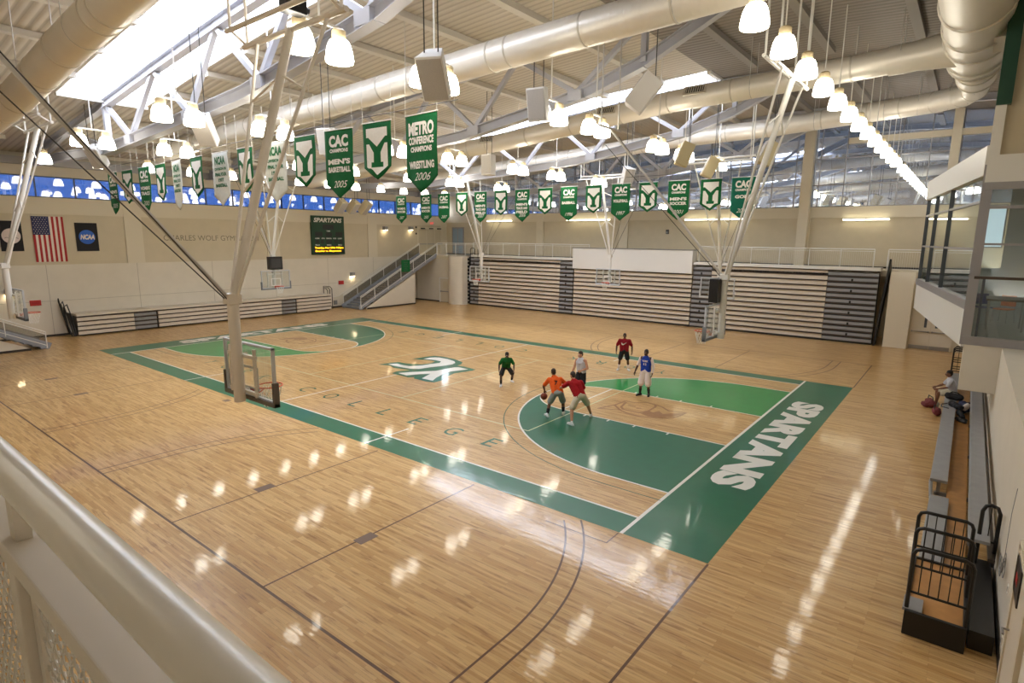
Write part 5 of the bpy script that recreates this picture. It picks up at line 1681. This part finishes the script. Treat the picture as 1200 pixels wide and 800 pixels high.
# things on the right wall, lower right corner
t = thing('wall_sign', 'black sign plate on the right wall beside the near door', 'sign', (XR, -9.3, 1.6))
MB().box((XR - .05, -9.62, 1.5), (XR, -9.0, 2.0)).build('plate', M['black'], t, bev=.01)
MB().box((XR - .054, -9.4, 1.68), (XR - .05, -9.2, 1.8)).build('plate_mark', M['red'], t)
t = thing('door', 'cream door on the right wall at the lower right corner', 'door', (XR, -9.9, 0))
MB().box((XR - .05, -9.12, 0), (XR, -9.0, 2.12)).box((XR - .05, -10.4, 0), (XR, -10.28, 2.12)).box((XR - .05, -10.4, 2.05), (XR, -9.0, 2.15)).build('door_frame', M['pil'], t)
lf = MB().box((XR - .03, -10.28, .02), (XR, -9.12, 2.05)).build('door_leaf', M['door'], t)
MB().tube([(XR - .03, -9.25, 1.0), (XR - .1, -9.25, 1.0), (XR - .1, -9.4, 1.0)], .015, 6).build('door_handle', M['metal'], lf)
t = thing('cable_coil', 'tangled coil of thin wire hanging on the right wall', 'wire coil', (XR - .03, -7.4, 1.05))
k = MB()
for j in range(5):
    ph = j * 1.3
    k.tube([(XR - .03 - .012 * j, -7.4 + (.16 + .02 * j) * math.cos(a * PI / 9 + ph), 1.05 + (.2 - .02 * j) * math.sin(a * PI / 9 + ph * .3)) for a in range(18)], .006, 4, True)
k.build('coil', M['grey'], t)
MB().tube([(XR - .04, -7.4, 1.25), (XR - .04, -7.36, 1.9), (XR - .02, -7.34, 2.3)], .005, 4).build('loose_end', M['grey'], t)
for y, z, lb in ((-8.4, .3, 'small outlet plate low on the right wall'), (-8.1, .95, 'small switch plate at waist height on the right wall')):
    t = thing('wall_plate', lb, 'wall plate', (XR, y, z))
    MB().box((XR - .012, y - .05, z), (XR, y + .05, z + .13)).build('plate', M['net'], t)
    MB().box((XR - .016, y - .02, z + .03), (XR - .012, y + .02, z + .1)).build('socket', M['boxgrey'], t)
# ---------------------------------------------------------------- glazed booth on the right
A = V((17.52, 14.0, 0))
B = V((19.42, 2.7, 0))
d = (B - A).normalized()
nrm = V((-d.y, d.x, 0))
if nrm.x > 0:
    nrm = -nrm
t = thing('viewing_booth', 'glazed upper booth with white bands projecting from the right wall', 'booth', (19, 8, 3))
def slab(name, za, zb, m, parent=t, off=0, thick=.2, a=A, b=B, **k):
    o = nrm * off
    i = -nrm * thick
    vs = [a + o + Z * za, b + o + Z * za, b + o + i + Z * za, a + o + i + Z * za, a + o + Z * zb, b + o + Z * zb, b + o + i + Z * zb, a + o + i + Z * zb]
    return MB().add(vs, [(0, 1, 2, 3), (7, 6, 5, 4), (0, 4, 5, 1), (1, 5, 6, 2), (2, 6, 7, 3), (3, 7, 4, 0)]).build(name, m, parent, **k)
slab('lower_band', 2.96, 4.06, M['white_steel'])
slab('sill', 4.06, 4.32, M['alu'], off=.04)
slab('upper_band', 7.82, 8.62, M['white_steel'], off=.05)
gp = slab('glass_wall', 4.32, 7.82, M['clear'], off=-.08, thick=.02)
for f in (.0, .22, .52):
    p = A.lerp(B, f) - nrm * .08
    MB().beam(p + Z * 4.32, p + Z * 7.82, .12, .12).build('mullion', M['dalu'], t)
for zz in (5.78, 7.12):
    MB().beam(A - nrm * .06 + Z * zz, B - nrm * .06 + Z * zz, .07, .07).build('transom', M['alu'], t)
MB().box((19.38, 2.62, 3.05), (19.62, 2.86, 8.1)).build('corner_post', M['alu'], t)
# near face
MB().box((19.42, 2.6, 7.6), (22.3, 2.8, 8.35)).build('upper_band', M['white_steel'], t)
MB().box((19.42, 2.58, 7.42), (22.3, 2.72, 7.62)).build('head_rail', M['alu'], t)
MB().box((19.42, 2.58, 3.05), (22.3, 2.78, 3.3)).build('sill', M['alu'], t)
MB().box((19.62, 2.66, 3.3), (22.3, 2.68, 5.0)).build('glass_panel', M['clear'], t)
MB().box((19.62, 2.66, 5.0), (22.3, 2.68, 7.42)).build('glass_panel', M['clear'], t)
MB().box((19.5, 2.6, 4.95), (22.3, 2.72, 5.03)).build('cap_rail', M['rub'], t, bev=.01)
MB().box((19.62, 2.63, 6.9), (22.3, 2.71, 6.98)).build('transom', M['alu'], t)
MB().box((19.62, 2.63, 5.9), (22.3, 2.71, 5.96)).build('transom', M['alu'], t)
MB().box((19.7, 2.63, 3.3), (19.76, 2.71, 5.0)).build('mullion', M['dalu'], t)
MB().box((19.5, 2.6, 1.7), (22.3, 5.5, 3.05)).build('bulkhead', M['wall'], t)
# interior
fl2 = MB()
fl2.add([(17.7, 13.9, 3.0), (19.5, 2.8, 3.0), (22.3, 2.8, 3.0), (22.3, 13.9, 3.0), (17.7, 13.9, 3.28), (19.5, 2.8, 3.28), (22.3, 2.8, 3.28), (22.3, 13.9, 3.28)], [(3, 2, 1, 0), (4, 5, 6, 7), (0, 1, 5, 4), (1, 2, 6, 5), (2, 3, 7, 6), (3, 0, 4, 7)])
fl2.build('booth_floor', M['grey'], t)
cl = MB()
cl.add([(17.6, 14, 8.3), (19.5, 2.8, 8.3), (22.3, 2.8, 8.3), (22.3, 14, 8.3), (17.6, 14, 8.5), (19.5, 2.8, 8.5), (22.3, 2.8, 8.5), (22.3, 14, 8.5)], [(3, 2, 1, 0), (4, 5, 6, 7), (0, 1, 5, 4), (1, 2, 6, 5), (2, 3, 7, 6), (3, 0, 4, 7)])
cl.build('booth_ceiling', M['boothwall'], t)
MB().box((21.6, 8.0, 3.28), (22.25, 8.6, 8.3)).build('inner_partition', M['boothwall'], t)
wp = MB().box((19.55, 13.6, 5.8), (20.3, 13.66, 7.5)).build('inner_window', M['sky_pane'], t)
MB().box((19.5, 13.55, 5.75), (19.55, 13.66, 7.55)).box((20.3, 13.55, 5.75), (20.35, 13.66, 7.55)).box((19.5, 13.55, 7.5), (20.35, 13.66, 7.55)).box((19.5, 13.55, 5.75), (20.35, 13.66, 5.8)).build('window_bar', M['alu'], wp)
MB().box((20.4, 13.6, 4.9), (22.3, 13.7, 8.3)).build('end_wall', M['boothwall'], t)
MB().box((17.7, 13.7, 3.28), (22.2, 13.8, 4.9)).build('end_wall', M['boothwall'], t)
tp = MB().box((20.0, 4.5, 8.22), (20.6, 5.0, 8.3)).build('ceiling_light', M['tube'], t)
def chair(x, y, z, m, label, rz):
    c = thing('chair', label, 'chair', (x, y, z), 'chairs in the booth', rz)
    MB().box((-.22, -.22, .44), (.22, .22, .48)).build('seat', M[m], c, 0, True, bev=.015)
    MB().box((-.22, .2, .55), (.22, .24, .92)).build('backrest', M[m], c, 0, True, bev=.015)
    for a in (-1, 1):
        for b_ in (-1, 1):
            MB().tube([(a * .2, b_ * .2, .45), (a * .23, b_ * .24, 0)], .012, 6).build('leg', M['metal'], c, 40, True)
    for a in (-1, 1):
        MB().tube([(a * .2, .2, .46), (a * .2, .22, .6)], .012, 6).build('back_support', M['metal'], c, 40, True)
tb = thing('counter', 'dark high counter standing inside the glazed booth', 'counter', (20.25, 5.2, 3.28))
MB().box((19.9, 4.6, 4.2), (20.9, 5.9, 4.26)).build('counter_top', M['rub'], tb, bev=.01)
for a, b_ in ((19.98, 4.7), (20.82, 4.7), (19.98, 5.8), (20.82, 5.8)):
    MB().tube([(a, b_, 3.28), (a, b_, 4.2)], .025, 6).build('leg', M['metal'], tb, 40)
chair(19.9, 7.6, 3.28 + .0, 'chair_blue', 'blue chair behind the booth glass', .4)
chair(20.45, 7.3, 3.28 + .0, 'chair_orange', 'orange chair behind the booth glass', -.5)
# end of the upper wall above the booth
struct(MB().box((19.42, 2.6, 8.35), (19.66, 2.9, 9.65)).build('wall_end', M['white_steel']), 'white lower end of the upper right wall', 'wall')
struct(MB().box((19.42, 2.55, 9.65), (19.75, 2.95, 14.0)).build('trim_3', M['panel_green']), 'dark green upper end panel of the right wall', 'panel')
struct(MB().box((19.66, 2.75, 8.35), (22.4, 2.9, 14.0)).build('wall_right_upper', M['upper']), 'upper right wall above the booth', 'wall')

# ---------------------------------------------------------------- near balcony and its railing
bal = MB().box((6, -22.2, 4.1), (XR, -18.33, 4.4))
struct(bal.build('floor_balcony', M['pil']), 'balcony slab under the camera', 'balcony')
t = thing('balcony_railing', 'thick round beige handrail with woven wire panels in the lower left corner', 'railing', (18, -18.41, 4.4))
ry = -18.412
MB().tube([(13, ry, 5.56), (20.3, ry, 5.56)], .031, 24).build('handrail', M['railpaint'], t, 40)
MB().box((13, ry - .03, 5.405), (20.3, ry + .032, 5.44)).build('top_channel', M['railpaint2'], t, bev=.003)
MB().box((13, ry - .025, 4.48), (20.3, ry + .025, 4.52)).build('bottom_channel', M['railpaint2'], t, bev=.003)
for px in (13.4, 14.95, 16.5, 18.07, 19.62):
    MB().box((px - .025, ry - .022, 4.4), (px + .025, ry + .022, 5.41)).build('post', M['railpaint2'], t, bev=.003)
    MB().box((px - .02, ry - .012, 5.44), (px + .02, ry + .012, 5.54)).build('rail_bracket', M['railpaint2'], t)
for xa, xb in ((16.53, 18.04), (18.1, 19.59)):
    edge = MB().box((xa, ry - .006, 4.52), (xa + .03, ry + .006, 5.405)).box((xb - .03, ry - .006, 4.52), (xb, ry + .006, 5.405))
    edge.box((xa, ry - .006, 5.385), (xb, ry + .006, 5.405))
    edge.build('panel_edge', M['railpaint2'], t)
    wv = MB()
    n = int((xb - xa - .06) / .022)
    for i in range(n):
        x0 = xa + .035 + (i + .5) * .022
        pts = []
        for k in range(0, 118):
            zz = 4.53 + k * .0073
            a = zz / .058 * 2 * PI + (i % 2) * PI
            pts.append((x0 + (.0068) * math.sin(a), ry + .0024 * math.cos(a), zz))
        wv.tube(pts, .0017, 4, False, False)
    m_ = int(.86 / .029)
    for j in range(m_):
        zz = 4.54 + j * .029
        pts = []
        for k in range(0, int((xb - xa) / .0078)):
            x0 = xa + .01 + k * .0078
            a = x0 / .044 * 2 * PI + (j % 2) * PI
            pts.append((x0, ry + .0025 * math.sin(a), zz + .005 * math.sin(a)))
        wv.tube(pts, .0017, 4, False, False)
    wv.build('woven_wire', M['wire'], t)
# ---------------------------------------------------------------- camera, world, render look
cam = bpy.data.cameras.new('camera')
co = bpy.data.objects.new('camera', cam)
COL.objects.link(co)
S_ = V((0.78684894, 0.61708344, 0.00876193))
U_ = V((-0.11502512, 0.13269133, 0.98446038))
F_ = V((-0.60633156, 0.77562945, -0.17538813))
m4 = Matrix.Identity(4)
for i in range(3):
    m4[i][0], m4[i][1], m4[i][2] = S_[i], U_[i], -F_[i]
m4.translation = (19.3691, -18.6329, 5.9808)
co.matrix_world = m4
cam.sensor_width = 36
cam.lens = 679.7 / 1200 * 36
cam.clip_start = .05
cam.clip_end = 200
scene.camera = co
wd = bpy.data.worlds.new('sky')
scene.world = wd
wd.use_nodes = True
bg = wd.node_tree.nodes['Background']
bg.inputs['Color'].default_value = (.82, .88, 1, 1)
bg.inputs['Strength'].default_value = 7
vs_ = scene.view_settings
vs_.view_transform = 'Standard'
vs_.look = 'None'
vs_.gamma = 1
vs_.exposure = EXPOSURE
vs_.use_curve_mapping = False
scene.display_settings.display_device = 'sRGB'
cy = scene.cycles
cy.use_denoising = True
cy.max_bounces = 7
cy.diffuse_bounces = 4
cy.glossy_bounces = 4
cy.transparent_max_bounces = 16
cy.sample_clamp_indirect = 6
cy.caustics_reflective = False
cy.caustics_refractive = False
